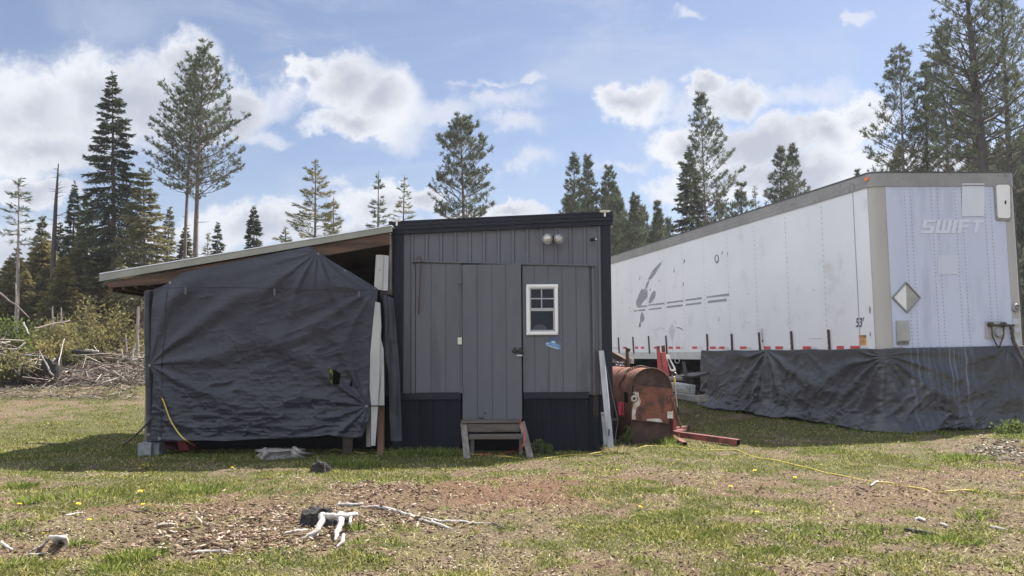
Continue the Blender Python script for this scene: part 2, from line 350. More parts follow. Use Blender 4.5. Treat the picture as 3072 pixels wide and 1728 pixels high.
# cover map: 0 = bare litter, 1 = grass ; second = dryness/redness
PATCH = []   # (x, y, rx, ry, dGrass, dRed)
def patch(px, py, wx, wy, dg, dr):
    c = G(px, py); e = G(px+wx, py); f1 = G(px, py-wy); f2 = G(px, py+wy)
    PATCH.append((c.x, c.y, abs(e.x-c.x), abs(f1.y-f2.y)/2, dg, dr))
for a in [(*dd(480,1320),560,90,-.75,.25),(*dd(230,1360),200,40,-.5,.2),(*dd(760,1345),190,50,-.8,.3),(*dd(940,1240),160,22,-.6,.1),(*dd(1180,1230),260,40,-.35,.55),
          (*dd(1330,1250),230,45,-.4,.8),(*dd(2230,1230),330,45,-.65,.55),(*dd(2400,1190),200,22,-.5,.4),(*dd(1500,1195),240,18,-.3,.4),(*dd(150,1265),190,12,-.55,.2),
          (*dd(330,1215),300,35,.5,-.2),(*dd(900,1180),160,22,.6,-.3),(*dd(1080,1205),150,12,.3,-.2),(*dd(60,1430),150,40,.45,-.2),(*dd(330,1395),110,22,.35,-.2),(*dd(1120,1380),200,30,-.25,.1),
          (*dd(1620,1340),230,50,.3,-.2),(*dd(2060,1390),260,35,.3,-.2),(*dd(2300,1160),120,18,.5,-.2),(*dd(2330,1150),260,12,.3,0),(*dd(900,1125),900,40,1.3,-1.0),(*dd(2000,1080),380,50,.35,-.1),  # shed-front grass patch is boosted to paint the shaded strip darker
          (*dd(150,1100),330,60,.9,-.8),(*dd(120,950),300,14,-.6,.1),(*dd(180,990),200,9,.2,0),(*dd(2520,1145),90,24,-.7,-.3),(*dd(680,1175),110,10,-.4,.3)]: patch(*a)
def cover(x, y):
    g = .50 + (fbm(x*.9+3, y*.9, 31, 4)-.5)*1.1 + (fbm(x*3.6, y*3.6, 41, 4)-.5)*1.7
    r = (fbm(x*.6, y*.6, 51, 3)-.5)*1.2 + .12
    for (cx, cy, rx, ry, dg, dr) in PATCH:
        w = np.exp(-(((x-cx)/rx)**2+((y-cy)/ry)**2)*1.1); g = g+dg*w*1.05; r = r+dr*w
    return np.clip(g, 0, 1), np.clip(r, 0, 1)
def build_ground():
    m = bpy.data.materials.new('ground_litter'); m.use_nodes = True; t = m.node_tree; b = t.nodes['Principled BSDF']; b.inputs['Roughness'].default_value = .95; b.inputs['Specular IOR Level'].default_value = .15
    at = N(t, 'ShaderNodeAttribute', attribute_name='cover'); sep = N(t, 'ShaderNodeSeparateXYZ'); t.links.new(at.outputs['Vector'], sep.inputs[0])
    g = N(t, 'ShaderNodeNewGeometry'); P = g.outputs['Position']
    n1 = NOISE(t, P, 9, 6, .7); n2 = NOISE(t, P, 45, 5, .7); n3 = NOISE(t, P, 130, 3, .6)
    dirt = MIX(t, MR(t, n1.outputs[0], .35, .65), (.075,.050,.038), (.150,.108,.080))
    dirt = MIX(t, MR(t, n2.outputs[0], .48, .62), dirt, (.28,.21,.14))
    n0 = NOISE(t, P, 2.2, 5, .7); dirt = MIX(t, MR(t, n0.outputs[0], .46, .62, 0, .75), dirt, (.13,.115,.055))
    dirt = MIX(t, MR(t, n3.outputs[0], .55, .68), dirt, (.07,.05,.04))
    red = MIX(t, MR(t, n2.outputs[0], .35, .65), (.10,.052,.034), (.19,.105,.066))
    dirt = MIX(t, M(t, 'MULTIPLY', sep.outputs[1], .75), dirt, red)
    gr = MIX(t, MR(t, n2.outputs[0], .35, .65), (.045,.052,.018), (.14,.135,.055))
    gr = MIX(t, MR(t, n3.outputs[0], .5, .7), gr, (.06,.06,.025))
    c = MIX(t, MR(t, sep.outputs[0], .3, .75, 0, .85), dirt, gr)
    t.links.new(c, b.inputs['Base Color'])
    bp = N(t, 'ShaderNodeBump'); bp.inputs['Distance'].default_value = .02; bp.inputs['Strength'].default_value = 1; t.links.new(M(t, 'ADD', n2.outputs[0], M(t, 'MULTIPLY', n3.outputs[0], .5)), bp.inputs['Height']); t.links.new(bp.outputs[0], b.inputs['Normal'])
    def axis(lo, hi, n, far): 
        core = np.linspace(lo, hi, n); e = np.geomspace(.15, far, 26)
        return np.concatenate([(lo-e)[::-1], core, hi+e])
    xs = axis(-10, 10, 330, 700); ys = axis(2.5, 22, 330, 900)
    X, Y = np.meshgrid(xs, ys, indexing='ij'); Z = gh(X, Y)
    v = np.stack([X.ravel(), Y.ravel(), Z.ravel()], 1)
    o = npmesh('ground', v, grid_faces(len(xs), len(ys)), m, smooth=True, org=Vector((0,0,0)))
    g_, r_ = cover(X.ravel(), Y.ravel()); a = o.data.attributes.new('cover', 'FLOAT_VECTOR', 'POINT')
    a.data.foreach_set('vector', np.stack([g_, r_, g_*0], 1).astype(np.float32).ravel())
    tag(o, kind='structure'); return o
build_ground()
# ------------------------------------------------------------------ shed
YS = 11.80
def XZ(p, Y=YS): q = W(*p, Y); return q.x, q.z
def rect(r, x0, y0, x1, y1, Y):
    ym = (y0+y1)/2; xm = (x0+x1)/2
    return (W(*r(x0, ym), Y).x, W(*r(x1, ym), Y).x, W(*r(xm, y1), Y).z, W(*r(xm, y0), Y).z)
def fbox(mb, r, x0, y0, x1, y1, Y, dep, zlow=None):
    a, b, c, d = rect(r, x0, y0, x1, y1, Y); mb.box(a, b, Y, Y+dep, c if zlow is None else zlow, d); return mb
XL = W(*r3(75, 500), YS).x; XR = W(*r3(1292, 500), YS).x
def rooftop(x):  # height of fascia top at world x
    a = W(*r3(60, 92), YS); b = W(*r3(1292, 36), YS); return a.z+(b.z-a.z)*(x-a.x)/(b.x-a.x)
def fasbot(x):
    a = W(*r3(75, 157), YS); b = W(*r3(1240, 106), YS); return a.z+(b.z-a.z)*(x-a.x)/(b.x-a.x)
YB = 17.2
def build_shed():
    S = thing('shed', 'grey painted shed with black corner trim, central plank door and small white window', 'shed', ((XL+XR)/2, YS, 0))
    # body: side and rear walls
    m = MB(); zr = rooftop(XR)-.12; zl = rooftop(XL)-.12
    m.hexa([(XR-.06,YS+.03,0),(XR-.01,YS+.03,0),(XR-.01,YB,0),(XR-.06,YB,0),(XR-.06,YS+.03,zr),(XR-.01,YS+.03,zr),(XR-.01,YB,zr),(XR-.06,YB,zr)])
    m.hexa([(XL+.01,YS+.03,0),(XL+.06,YS+.03,0),(XL+.06,YB,0),(XL+.01,YB,0),(XL+.01,YS+.03,zl),(XL+.06,YS+.03,zl),(XL+.06,YB,zl),(XL+.01,YB,zl)])
    m.box(XL+.06, XR-.06, YB-.05, YB-.005, 0, zl); m.build('side_wall', 'greymetal', S)
    # roof
    m = MB(); o = .04
    m.hexa([(XL-.06,YS-.10,rooftop(XL-.06)-.01),(XR+.03,YS-.10,rooftop(XR+.03)-.01),(XR+.03,YB+.1,rooftop(XR+.03)-.01),(XL-.06,YB+.1,rooftop(XL-.06)-.01),
            (XL-.06,YS-.10,rooftop(XL-.06)+.012),(XR+.03,YS-.10,rooftop(XR+.03)+.012),(XR+.03,YB+.1,rooftop(XR+.03)+.012),(XL-.06,YB+.1,rooftop(XL-.06)+.012)])
    m.build('roof', 'black', S)
    # fascia: stepped
    m = MB(); xa, xb = XL-.055, XR+.02
    for (t0, t1, y0) in ((0.012, .30, YS-.095), (.303, .62, YS-.085), (.623, 1.0, YS-.062)):
        def zz(x, t): return rooftop(x)-.012-(rooftop(x)-.012-fasbot(x))*t
        m.hexa([(xa,y0,zz(xa,t1)),(xb,y0,zz(xb,t1)),(xb,YS-.001,zz(xb,t1)),(xa,YS-.001,zz(xa,t1)),(xa,y0,zz(xa,t0)),(xb,y0,zz(xb,t0)),(xb,YS-.001,zz(xb,t0)),(xa,YS-.001,zz(xa,t0))])
    m.build('fascia', 'black', S)
    # ribbed metal front
    x0 = W(*r3(130, 500), YS).x; x1 = W(*r3(1242, 500), YS).x
    zb = W(*r3(600, 1052), YS).z
    pr = [(x0, 0)]; 
    for k in range(14):
        xc = W(*r3(180+80.2*k, 300), YS).x
        if xc+.03 > x1: break
        pr += [(xc-.030, 0), (xc-.016, -.016), (xc+.016, -.016), (xc+.030, 0)]
        pass
    pr += [(x1, 0)]
    m = MB(); b = len(m.v)
    for (x, y) in pr: m.v += [(x, YS+y, zb), (x, YS+y, fasbot(x)+.03)]
    for i in range(len(pr)-1): m.f.append((2*i, 2*i+2, 2*i+3, 2*i+1))
    m.build('metal_siding', 'greymetal', S)
    # corner trims (L pieces with a fold line)
    for (a, bb, c) in ((75, 130, 1040), (1242, 1292, 1345)):
        m = MB(); q = rect(r3, a, 150, bb, 1345, YS); zt = fasbot((q[0]+q[1])/2)+.02
        m.box(q[0], q[1], YS-.035, YS+.03, 0, zt); m.box(q[0]+(.03 if a > 500 else .0), q[1]-(.0 if a > 500 else .03), YS-.042, YS-.0352, 0, zt-.001)
        m.build('corner_trim', 'black', S, bevel=.004)
    # painted frame strips round the panels
    m = MB()
    A = W(*r3(178, 303), YS); B = W(*r3(1200, 326), YS)
    m.prism([(A.x,YS-.075,A.z+.0),(B.x,YS-.075,B.z+.0),(B.x,YS-.075,B.z-.022),(A.x,YS-.075,A.z-.022)], (0,.072,0))
    fbox(m, r3, 178, 322, 196, 1040, YS-.045, .042); fbox(m, r3, 1184, 330, 1200, 1052, YS-.045, .042)
    fbox(m, r3, 448, 322, 458, 1040, YS-.06, .057)
    m.build('frame_strip', 'grey', S, bevel=.003)
    # panels
    def panel(name, x0, x1, y0, y1, grooves, Y, parent, zlow=None):
        m = MB(); xs = [x0]+grooves+[x1]; a, b, c, d = rect(r3, x0, y0, x1, y1, Y)
        if zlow is not None: c = zlow
        m.box(a+.002, b-.002, Y+.009, Y+.04, c+.002, d-.002)
        for i in range(len(xs)-1):
            xa = W(*r3(xs[i], (y0+y1)/2), Y).x + (.0045 if i else 0); xb = W(*r3(xs[i+1], (y0+y1)/2), Y).x - (.0045 if i < len(xs)-2 else 0)
            m.box(xa, xb, Y, Y+.0088, c, d)
        return m.build(name, 'grey', parent, bevel=.0015)
    panel('wall_panel', 200, 447, 316, 1036, [285, 368], YS-.05, S)
    panel('wall_panel', 796, 1170, 326, 1034, [862, 940, 1018, 1095], YS-.05, S)
    D = panel('door', 460, 789, 322, 1188, [543, 625, 703], YS-.085, S)
    # dark gap behind door
    m = MB(); fbox(m, r3, 450, 316, 796, 1195, YS-.03, .02); m.build('door_recess', 'dark', S)
    # hinges, hasp, locks
    for (x, y, mt) in ((445, 410, 'grey'), (443, 748, 'cream'), (452, 1020, 'grey')):
        m = MB(); fbox(m, r3, x-10, y-19, x+9, y+19, YS-.094, .008); q = W(*r3(x+11, y), YS-.1)
        m.tube([(q.x, q.y, q.z-.05), (q.x, q.y, q.z+.05)], .006, 8)
        for dz in (-.03, 0, .03): m.disc((q.x-.03, YS-.094, q.z+dz), (0,-1,0), .004, .003, 8)
        m.build('hinge', mt, D)
    m = MB(); fbox(m, r3, 735, 800, 772, 812, YS-.097, .011); fbox(m, r3, 790, 812, 800, 822, YS-.11, .02); m.build('hasp', 'blacksteel', D)
    for cx, mt in ((752, 'blacksteel'), (784, 'blacksteel')):
        q = W(*r3(cx, 803), YS-.125); m = MB(); m.disc(q+Vector((0, .022, 0)), (0,-1,0), .034, .012, 18); m.disc(q+Vector((0,.01,0)), (0,-1,0), .034, .012, 18, .026)
        m.disc(q+Vector((0,-.002,0)), (0,-1,0), .016, .004, 12); m.torus(q+Vector((0,.012,.024)), (0,1,.2), .019, .004, 12, 5); m.build('padlock', mt, D, smooth=False)
    m = MB(); fbox(m, r3, 762, 826, 794, 834, YS-.115, .02); m.build('lock_tag', 'chrome', D, bevel=.002)
    # worn marks on the door
    m = MB(); fbox(m, r3, 578, 1146, 590, 1156, YS-.0865, .0014); m.prism([W(*r3(x,y), YS-.0865) for x,y in ((547,1165),(556,1176),(575,1172),(584,1186),(560,1186),(548,1180))], (0,.0014,0)); m.build('worn_spot', 'ink', D)
    # window
    Yw = YS-.05
    WN = MB(); 
    for (a,b,c,d) in ((816,433,993,452),(816,697,993,715),(816,4521/10,836,6969/10),(975,4521/10,993,6969/10)): fbox(WN, r3, a, b, c, d, Yw-.035, .034)
    for (a,b,c,d) in ((822,438,987,447),(822,703,987,710),(822,448,830,702),(980,448,988,702)): fbox(WN, r3, a, b, c, d, Yw-.043, .008)
    wn = WN.build('window', 'white', S, bevel=.004)
    m = MB()
    for (a,b,c,d) in ((837,452.5,975,460),(837,565,975,582),(837,687,975,697),(837,460.5,842,564.5),(968,460.5,975,564.5),(837,582.5,841,686.5),(966,582.5,975,686.5),(898,460.5,904,564.5),(842.5,509,897.5,516),(904.5,509,967.5,516)):
        fbox(m, r3, a, b, c, d, Yw-.028, .026)
    m.build('sash', mat('grey_vinyl', (.33,.335,.345), (.38,.385,.39), 5, .45), wn, bevel=.002)
    m = MB(); fbox(m, r3, 836.5, 452.3, 975.3, 697.3, Yw-.012, .011); m.build('pane', 'glass', wn)
    # pale round shade seen low behind the glass
    m = MB(); c = W(*r3(890, 686), Yw-.0125)
    m.poly([(c.x+.095*math.cos(a), c.y, c.z+.075*math.sin(a)) for a in [math.pi*k/14 for k in range(15)]]); m.build('shade', mat('dim_shade', (.022,.026,.042), (.034,.038,.055), 30, .3), wn)
    # lower black trim boards and skirts
    for (a, b) in ((88, 450), (803, 1164)):
        m = MB(); fbox(m, r3, a, 1040 if a < 500 else 1035, b, 1076 if a < 500 else 1071, YS-.075, .073); m.build('trim_board', 'black', S, bevel=.003)
    for (a, b, zz, top) in ((88, 450, -.05, 1077), (803, 1164, -.02, 1072), (1166, 1240, -.02, 1060)):
        m = MB(); xs = [a]
        step = 72 if a == 88 else 26
        while xs[-1]+step*1.3 < b: xs.append(xs[-1]+step*random.uniform(.95, 1.05))
        xs.append(b)
        for i in range(len(xs)-1):
            q = rect(r3, xs[i], top, xs[i+1], 1345, YS-.03); jy = random.uniform(0, .006)
            m.box(q[0]+.001, q[1]-.001, YS-.045+jy, YS-.01, zz, q[3])
        m.build('skirt', 'blackwood', S, bevel=.002)
    m = MB(); fbox(m, r3, 450, 1190, 803, 1330, YS+.12, .02, zlow=0); m.build('underdoor_shade', 'dark', S)  # black sheet standing in for the shade below the door
    # floodlights
    fl = MB(); q = W(*r3(965, 178), YS-.03); fl.box(q.x-.035, q.x+.035, YS-.05, YS-.022, q.z-.04, q.z+.035)
    fl.tube([(q.x,YS-.04,q.z),(q.x-.02,YS-.09,q.z)], .018, 8); fl.tube([(q.x,YS-.04,q.z),(q.x+.03,YS-.09,q.z+.005)], .018, 8)
    flo = fl.build('floodlight', 'blacksteel', S)
    for (x, dx) in ((934, -.10), (996, .42)):
        q = W(*r3(x, 180), YS-.17); n = Vector((dx, -1, -.12)).normalized()
        m = MB(); m.tube([q-n*.10, q-n*.06, q-n*.02, q+n*.008], [.018, .035, .062, .068], 18); m.torus(q+n*.006, n, .064, .006, 20, 6); lp = m.build('lamp_head', 'chrome', flo, smooth=True)
        m = MB(); m.tube([q+n*.009, q+n*.016, q+n*.02], [.058, .045, .01], 18); m.build('lens', 'lampglass', lp, smooth=True)
    # bullet camera
    q = W(*r3(1196, 180), YS-.12); m = MB(); m.tube([(q.x-.03,YS-.001,q.z+.01),(q.x-.03,YS-.05,q.z+.01),(q.x-.01,YS-.07,q.z)], .010, 8); m.tube([(q.x-.04,YS-.05,q.z),(q.x+.015,YS-.13,q.z-.004)], .024, 14)
    cm = m.build('security_camera', 'blacksteel', S); m = MB(); m.disc((q.x+.017,YS-.133,q.z-.004), (.55,-1,0), .017, .003, 12); m.build('lens', 'lampglass', cm)
    # white caps on the roof edge
    for (x, y) in ((95, 84), (1252, 33)):
        q = W(*r3(x, y), YS-.08); m = MB(); a = .048
        def fr(z0, z1, w0, w1): m.hexa([(q.x-w0,YS-.12,z0),(q.x+w0,YS-.12,z0),(q.x+w0,YS+.02,z0),(q.x-w0,YS+.02,z0),(q.x-w1,YS-.135,z1),(q.x+w1,YS-.135,z1),(q.x+w1,YS+.035,z1),(q.x-w1,YS+.035,z1)])
        fr(q.z-.005, q.z+.008, .05, .075); fr(q.z+.0082, q.z+.026, .076, .064); m.box(q.x-.012, q.x+.012, YS-.115, YS-.1, q.z-.06, q.z-.0052)
        m.build('eave_light', 'white', S, bevel=.002)
    # sticker
    Yt = YS-.0515; m = MB()
    m.prism([W(*r3(x,y), Yt) for x,y in ((930,728),(960,726),(1000,728),(1012,734),(1010,752),(985,748),(940,752),(930,745))], (0,.0012,0)); st = m.build('sticker', 'bluedk', S)
    m = MB(); m.prism([W(*r3(x,y), Yt-.001) for x,y in ((922,766),(930,756),(948,756),(956,748),(975,747),(980,760),(1005,772),(1008,792),(996,797),(985,790),(945,780),(924,774))], (0,.0008,0)); m.build('truck_picture', 'blue', st)
    m = MB(); m.prism([W(*r3(x,y), Yt-.0016) for x,y in ((958,751),(973,750),(977,760),(956,758))], (0,.0005,0)); m.prism([W(*r3(x,y), Yt-.0016) for x,y in ((925,762),(934,758),(938,762),(930,768))], (0,.0005,0))
    m.prism([W(*r3(x,y), Yt-.0016) for x,y in ((945,776),(985,788),(985,792),(944,780))], (0,.0005,0))
    for (x, y) in ((939, 775), (990, 790)): m.disc(W(*r3(x, y), Yt-.0011), (0,-1,0), .019/2.2, .001, 14)
    m.build('truck_detail', 'bluepale', st)
    return S
build_shed()
def build_steps():
    b = W(*r3(640, 1340), 11.5); S = thing('wooden_steps', 'weathered wooden steps below the shed door', 'steps', (b.x, 11.45, 0))
    def board(name, pts0, pts1, th):   # side board: quad in picture given at depths, thickness along x
        m = MB(); q = [W(*r3(*p), y) for p, y in pts0]; m.prism(q, (th, 0, 0)); return m.build(name, 'woodv', S, bevel=.003)
    z1 = W(*r3(460, 1207), 11.6).z; xl = W(*r3(455, 1210), 11.55).x; xr = W(*r3(800, 1210), 11.55).x
    for x, nx in ((xl, -.02), (xr, .05)):   # leaning stringers, splayed a little
        m = MB(); w = .085; p0 = Vector((x+(-.02 if nx > 0 else .02), 11.66, z1)); p1 = Vector((x+(.085 if nx > 0 else .10), 11.10, -.02))
        m.beam(p0, p1, .032, w, up=(.9,.3,.5)); m.build('stringer', 'woodv', S, bevel=.004)
    m = MB(); fbox(m, r3, 452, 1189, 782, 1207, 11.58, .13); m.build('threshold', 'wood', S, bevel=.004)
    m = MB(); fbox(m, r3, 486, 1211, 780, 1256, 11.60, .04); m.build('riser', 'wood', S, bevel=.004)
    m = MB(); q = rect(r3, 494, 1276, 794, 1297, 11.28); m.box(q[0], q[1], 11.28, 11.52, q[2], q[3]); m.build('tread', 'wood', S, bevel=.004)
    m = MB(); q = rect(r3, 504, 1290, 524, 1360, 11.42); m.box(q[0], q[1], 11.42, 11.50, -.02, q[3]); m.build('support_post', 'woodv', S); m = MB(); q = rect(r3, 776, 1290, 796, 1360, 11.42); m.box(q[0], q[1], 11.42, 11.50, -.02, q[3]); m.build('support_post', 'woodv', S)
build_steps()
# ------------------------------------------------------------------ lean-to
YL = 11.45
LA = W(*r2(38, 350), YL); LB = W(*r2(1708, 74), YL)      # roof top edge at front
LA2 = W(*r2(45, 388), YL); LB2 = W(*r2(1708, 106), YL)
def ltop(x): return LA.z+(LB.z-LA.z)*(x-LA.x)/(LB.x-LA.x)
def lbot(x): return LA2.z+(LB2.z-LA2.z)*(x-LA2.x)/(LB2.x-LA2.x)
def build_leanto():
    S = thing('lean_to', 'open timber lean-to with sloping pale metal roof against the shed', 'lean-to', ((LA.x+LB.x)/2, YL, 0))
    xa, xb = LA.x, LB.x; YE = 16.0
    m = MB(); n = 60; v = []
    for i in range(n+1):
        x = xa+(xb-xa)*i/n
        for y in (YL-.02, YE): m.v.append((x, y, ltop(x)+.004)); 
    for i in range(n): m.f.append((2*i, 2*i+2, 2*i+3, 2*i+1))
    o = m.build('roof_sheet', 'roofm', S)
    so = o.modifiers.new('thick', 'SOLIDIFY'); so.thickness = .012; so.offset = 1
    m = MB(); m.prism([(xa,YL-.012,ltop(xa)),(xb,YL-.012,ltop(xb)),(xb,YL-.012,lbot(xb)),(xa,YL-.012,lbot(xa))], (0,.03,0))
    m.prism([(xa-.004,YL-.018,lbot(xa)+.02),(xb,YL-.018,lbot(xb)+.014),(xb,YL-.018,lbot(xb)),(xa-.004,YL-.018,lbot(xa))], (0,.0058,0)); m.build('fascia', 'pale', S)
    # underside sheet, corrugated along the slope
    m = MB()
    ys = np.linspace(YL+.05, YE-.03, 90)
    for k, y in enumerate(ys):
        for x in (xa+.02, xb-.01): m.v.append((x, y, lbot(x)-.005-(.02 if k % 3 == 0 else 0)))
    for k in range(len(ys)-1): m.f.append((2*k, 2*k+2, 2*k+3, 2*k+1))
    m.build('ceiling_sheet', 'underroof', S)
    # rafters: the front one showing below the fascia, others behind
    for k, y in enumerate((YL+.02, YL+.95, YL+1.9, YL+2.85, YL+3.8, YL+4.75)):
        m = MB(); x0 = xa+.06+.02*k; x1 = xb-.03
        d = .16; t = lambda x: lbot(x)-.004 if k == 0 else lbot(x)-.03
        e = .10
        m.prism([(x0,y,t(x0)-.02),(x1,y,t(x1)),(x1,y,t(x1)-d),(x0+.75,y,t(x0+.75)-d-.01),(x0+e*.5,y,t(x0)-.09)], (0,.045,0)); m.build('rafter', 'rafter', S, bevel=.003)
    # eave boards (purlin ends at the left)
    for k in range(4):
        m = MB(); a = xa+.10+.17*k; z = lbot(a)-.10-.005*k
        m.prism([(a,YL+.07,z+.06),(a+.9,YL+.07,z+.06+.11),(a+.9,YL+.07,z+.05),(a+.03,YL+.07,z-.01)], (0,4.6,0)) if False else m.box(a, a+.04, YL+.068, YE-.2, z-.05, z+.05)
        m.build('purlin', 'rafter', S)
    # corner posts and beam
    q = rect(r2, 303, 437, 352, 505, YL+.09); m = MB(); m.box(q[0], q[1]+.06, YL+.09, YL+.20, q[2], q[3]); m.build('beam_end', mat('new_wood', (.20,.12,.07), (.28,.18,.11), 8, .8), S, bevel=.004)
    for (x0, x1, mt) in ((300, 334, 'woodv'),):
        q = rect(r2, x0, 445, x1, 1300, YL+.10); m = MB(); m.box(q[0], q[1], YL+.10, YL+.22, .12, q[3]); m.build('post', mt, S, bevel=.004)
    q = rect(r2, 1640, 441, 1708, 466, YL+.12); m = MB(); m.box(q[0], q[1], YL+.12, YL+.2, q[2], q[3]); m.build('cross_beam', 'wood', S, bevel=.004)
    q = rect(r2, 1692, 130, 1706, 445, YL+.14); m = MB(); m.box(q[0], q[1], YL+.14, YL+.2, q[2], lbot(q[0])-.02); m.build('post', 'woodv', S)
    q = rect(r2, 1625, 1100, 1660, 1335, YL+.06); m = MB(); m.box(q[0], q[1], YL+.06, YL+.15, -.05, q[3]+.6); m.build('post', mat('brown_post', (.16,.09,.055), (.22,.13,.08), 8, .8, stretch=(1,1,.2)), S)
    m = MB(); m.box(xa+.45, xa+.50, YE-.25, YE-.15, 0, lbot(xa+.4)-.05); m.build('rear_post', 'woodv', S); m = MB(); m.box(-2.0, -1.9, YE-.25, YE-.15, 0, 2.7); m.build('rear_post', 'woodv', S)
    # rear sheet with a gap, added to keep the inside dark; left side sheet
    gx0, gx1 = W(*r2(1330,900), YE-.3).x-.1, W(*r2(1372,900), YE-.3).x
    m = MB(); y0, y1 = YE-.32, YE-.28
    m.prism([(xa+.5,y0,.02),(gx0,y0,.02),(gx0,y0,lbot(gx0)-.03),(xa+.5,y0,lbot(xa+.5)-.03)], (0,.04,0)); m.prism([(gx1,y0,.02),(XL-.01,y0,.02),(XL-.01,y0,lbot(XL)-.05),(gx1,y0,lbot(gx1)-.03)], (0,.04,0))
    m.prism([(gx0,y0,1.6),(gx1,y0,1.6),(gx1,y0,lbot(gx1)-.03),(gx0,y0,lbot(gx0)-.03)], (0,.04,0)); m.build('rear_sheet', 'tarp2', S)
    m = MB(); m.box(xa+.75, XL-.02, YL+.75, YL+.78, -.02, .75); m.build('hem_shade', 'dark', S)  # black sheet added to stand in for shade under the tarp hem
    m = MB(); x = W(*r2(290,800), YL).x+.02; m.prism([(x,YL+.24,.10),(x,YE-.33,.06),(x,YE-.33,lbot(x)-.2),(x,YL+.24,lbot(x)-.2)], (.01,0,0)); m.build('side_sheet', 'tarp2', S)
    return S
build_leanto()
def coons(top, bot, left, right, nu, nv):
    """curves as polylines; returns grid points (nu,nv,2): u left->right, v top->bottom"""
    def samp(c, n):
        c = np.array(c, float); d = np.r_[0, np.cumsum(np.hypot(*np.diff(c, axis=0).T))]; t = np.linspace(0, d[-1], n); return np.stack([np.interp(t, d, c[:,0]), np.interp(t, d, c[:,1])], 1)
    T = samp(top, nu); B = samp(bot, nu); L = samp(left, nv); Rr = samp(right, nv)
    u = np.linspace(0, 1, nu)[:,None,None]; v = np.linspace(0, 1, nv)[None,:,None]
    return (1-v)*T[:,None]+v*B[:,None]+(1-u)*L[None]+u*Rr[None]-((1-u)*(1-v)*T[0]+u*(1-v)*T[-1]+(1-u)*v*B[0]+u*v*B[-1])
def folds(x, z, anchors, s=0):
    d = np.zeros_like(x)
    for (ax, az, amp, n, rg, ph) in anchors:
        r = np.hypot(x-ax, z-az)+1e-4; a = np.arctan2(z-az, x-ax); w = amp*(r/(r+.25))*np.exp(-r/rg)
        k = n*a+ph+1.5*(vn(x*1.2, z*1.2, 77+s)-.5)*2; q = .5+.5*np.sin(k)
        d = d + w*(q**2.2-.35)
    return d
def pip(px, py, poly):
    ins = np.zeros(px.shape, bool); n = len(poly)
    for i in range(n):
        x0, y0 = poly[i]; x1, y1 = poly[(i+1) % n]
        c = ((y0 > py) != (y1 > py)) & (px < (x1-x0)*(py-y0)/(y1-y0+1e-9)+x0); ins ^= c
    return ins
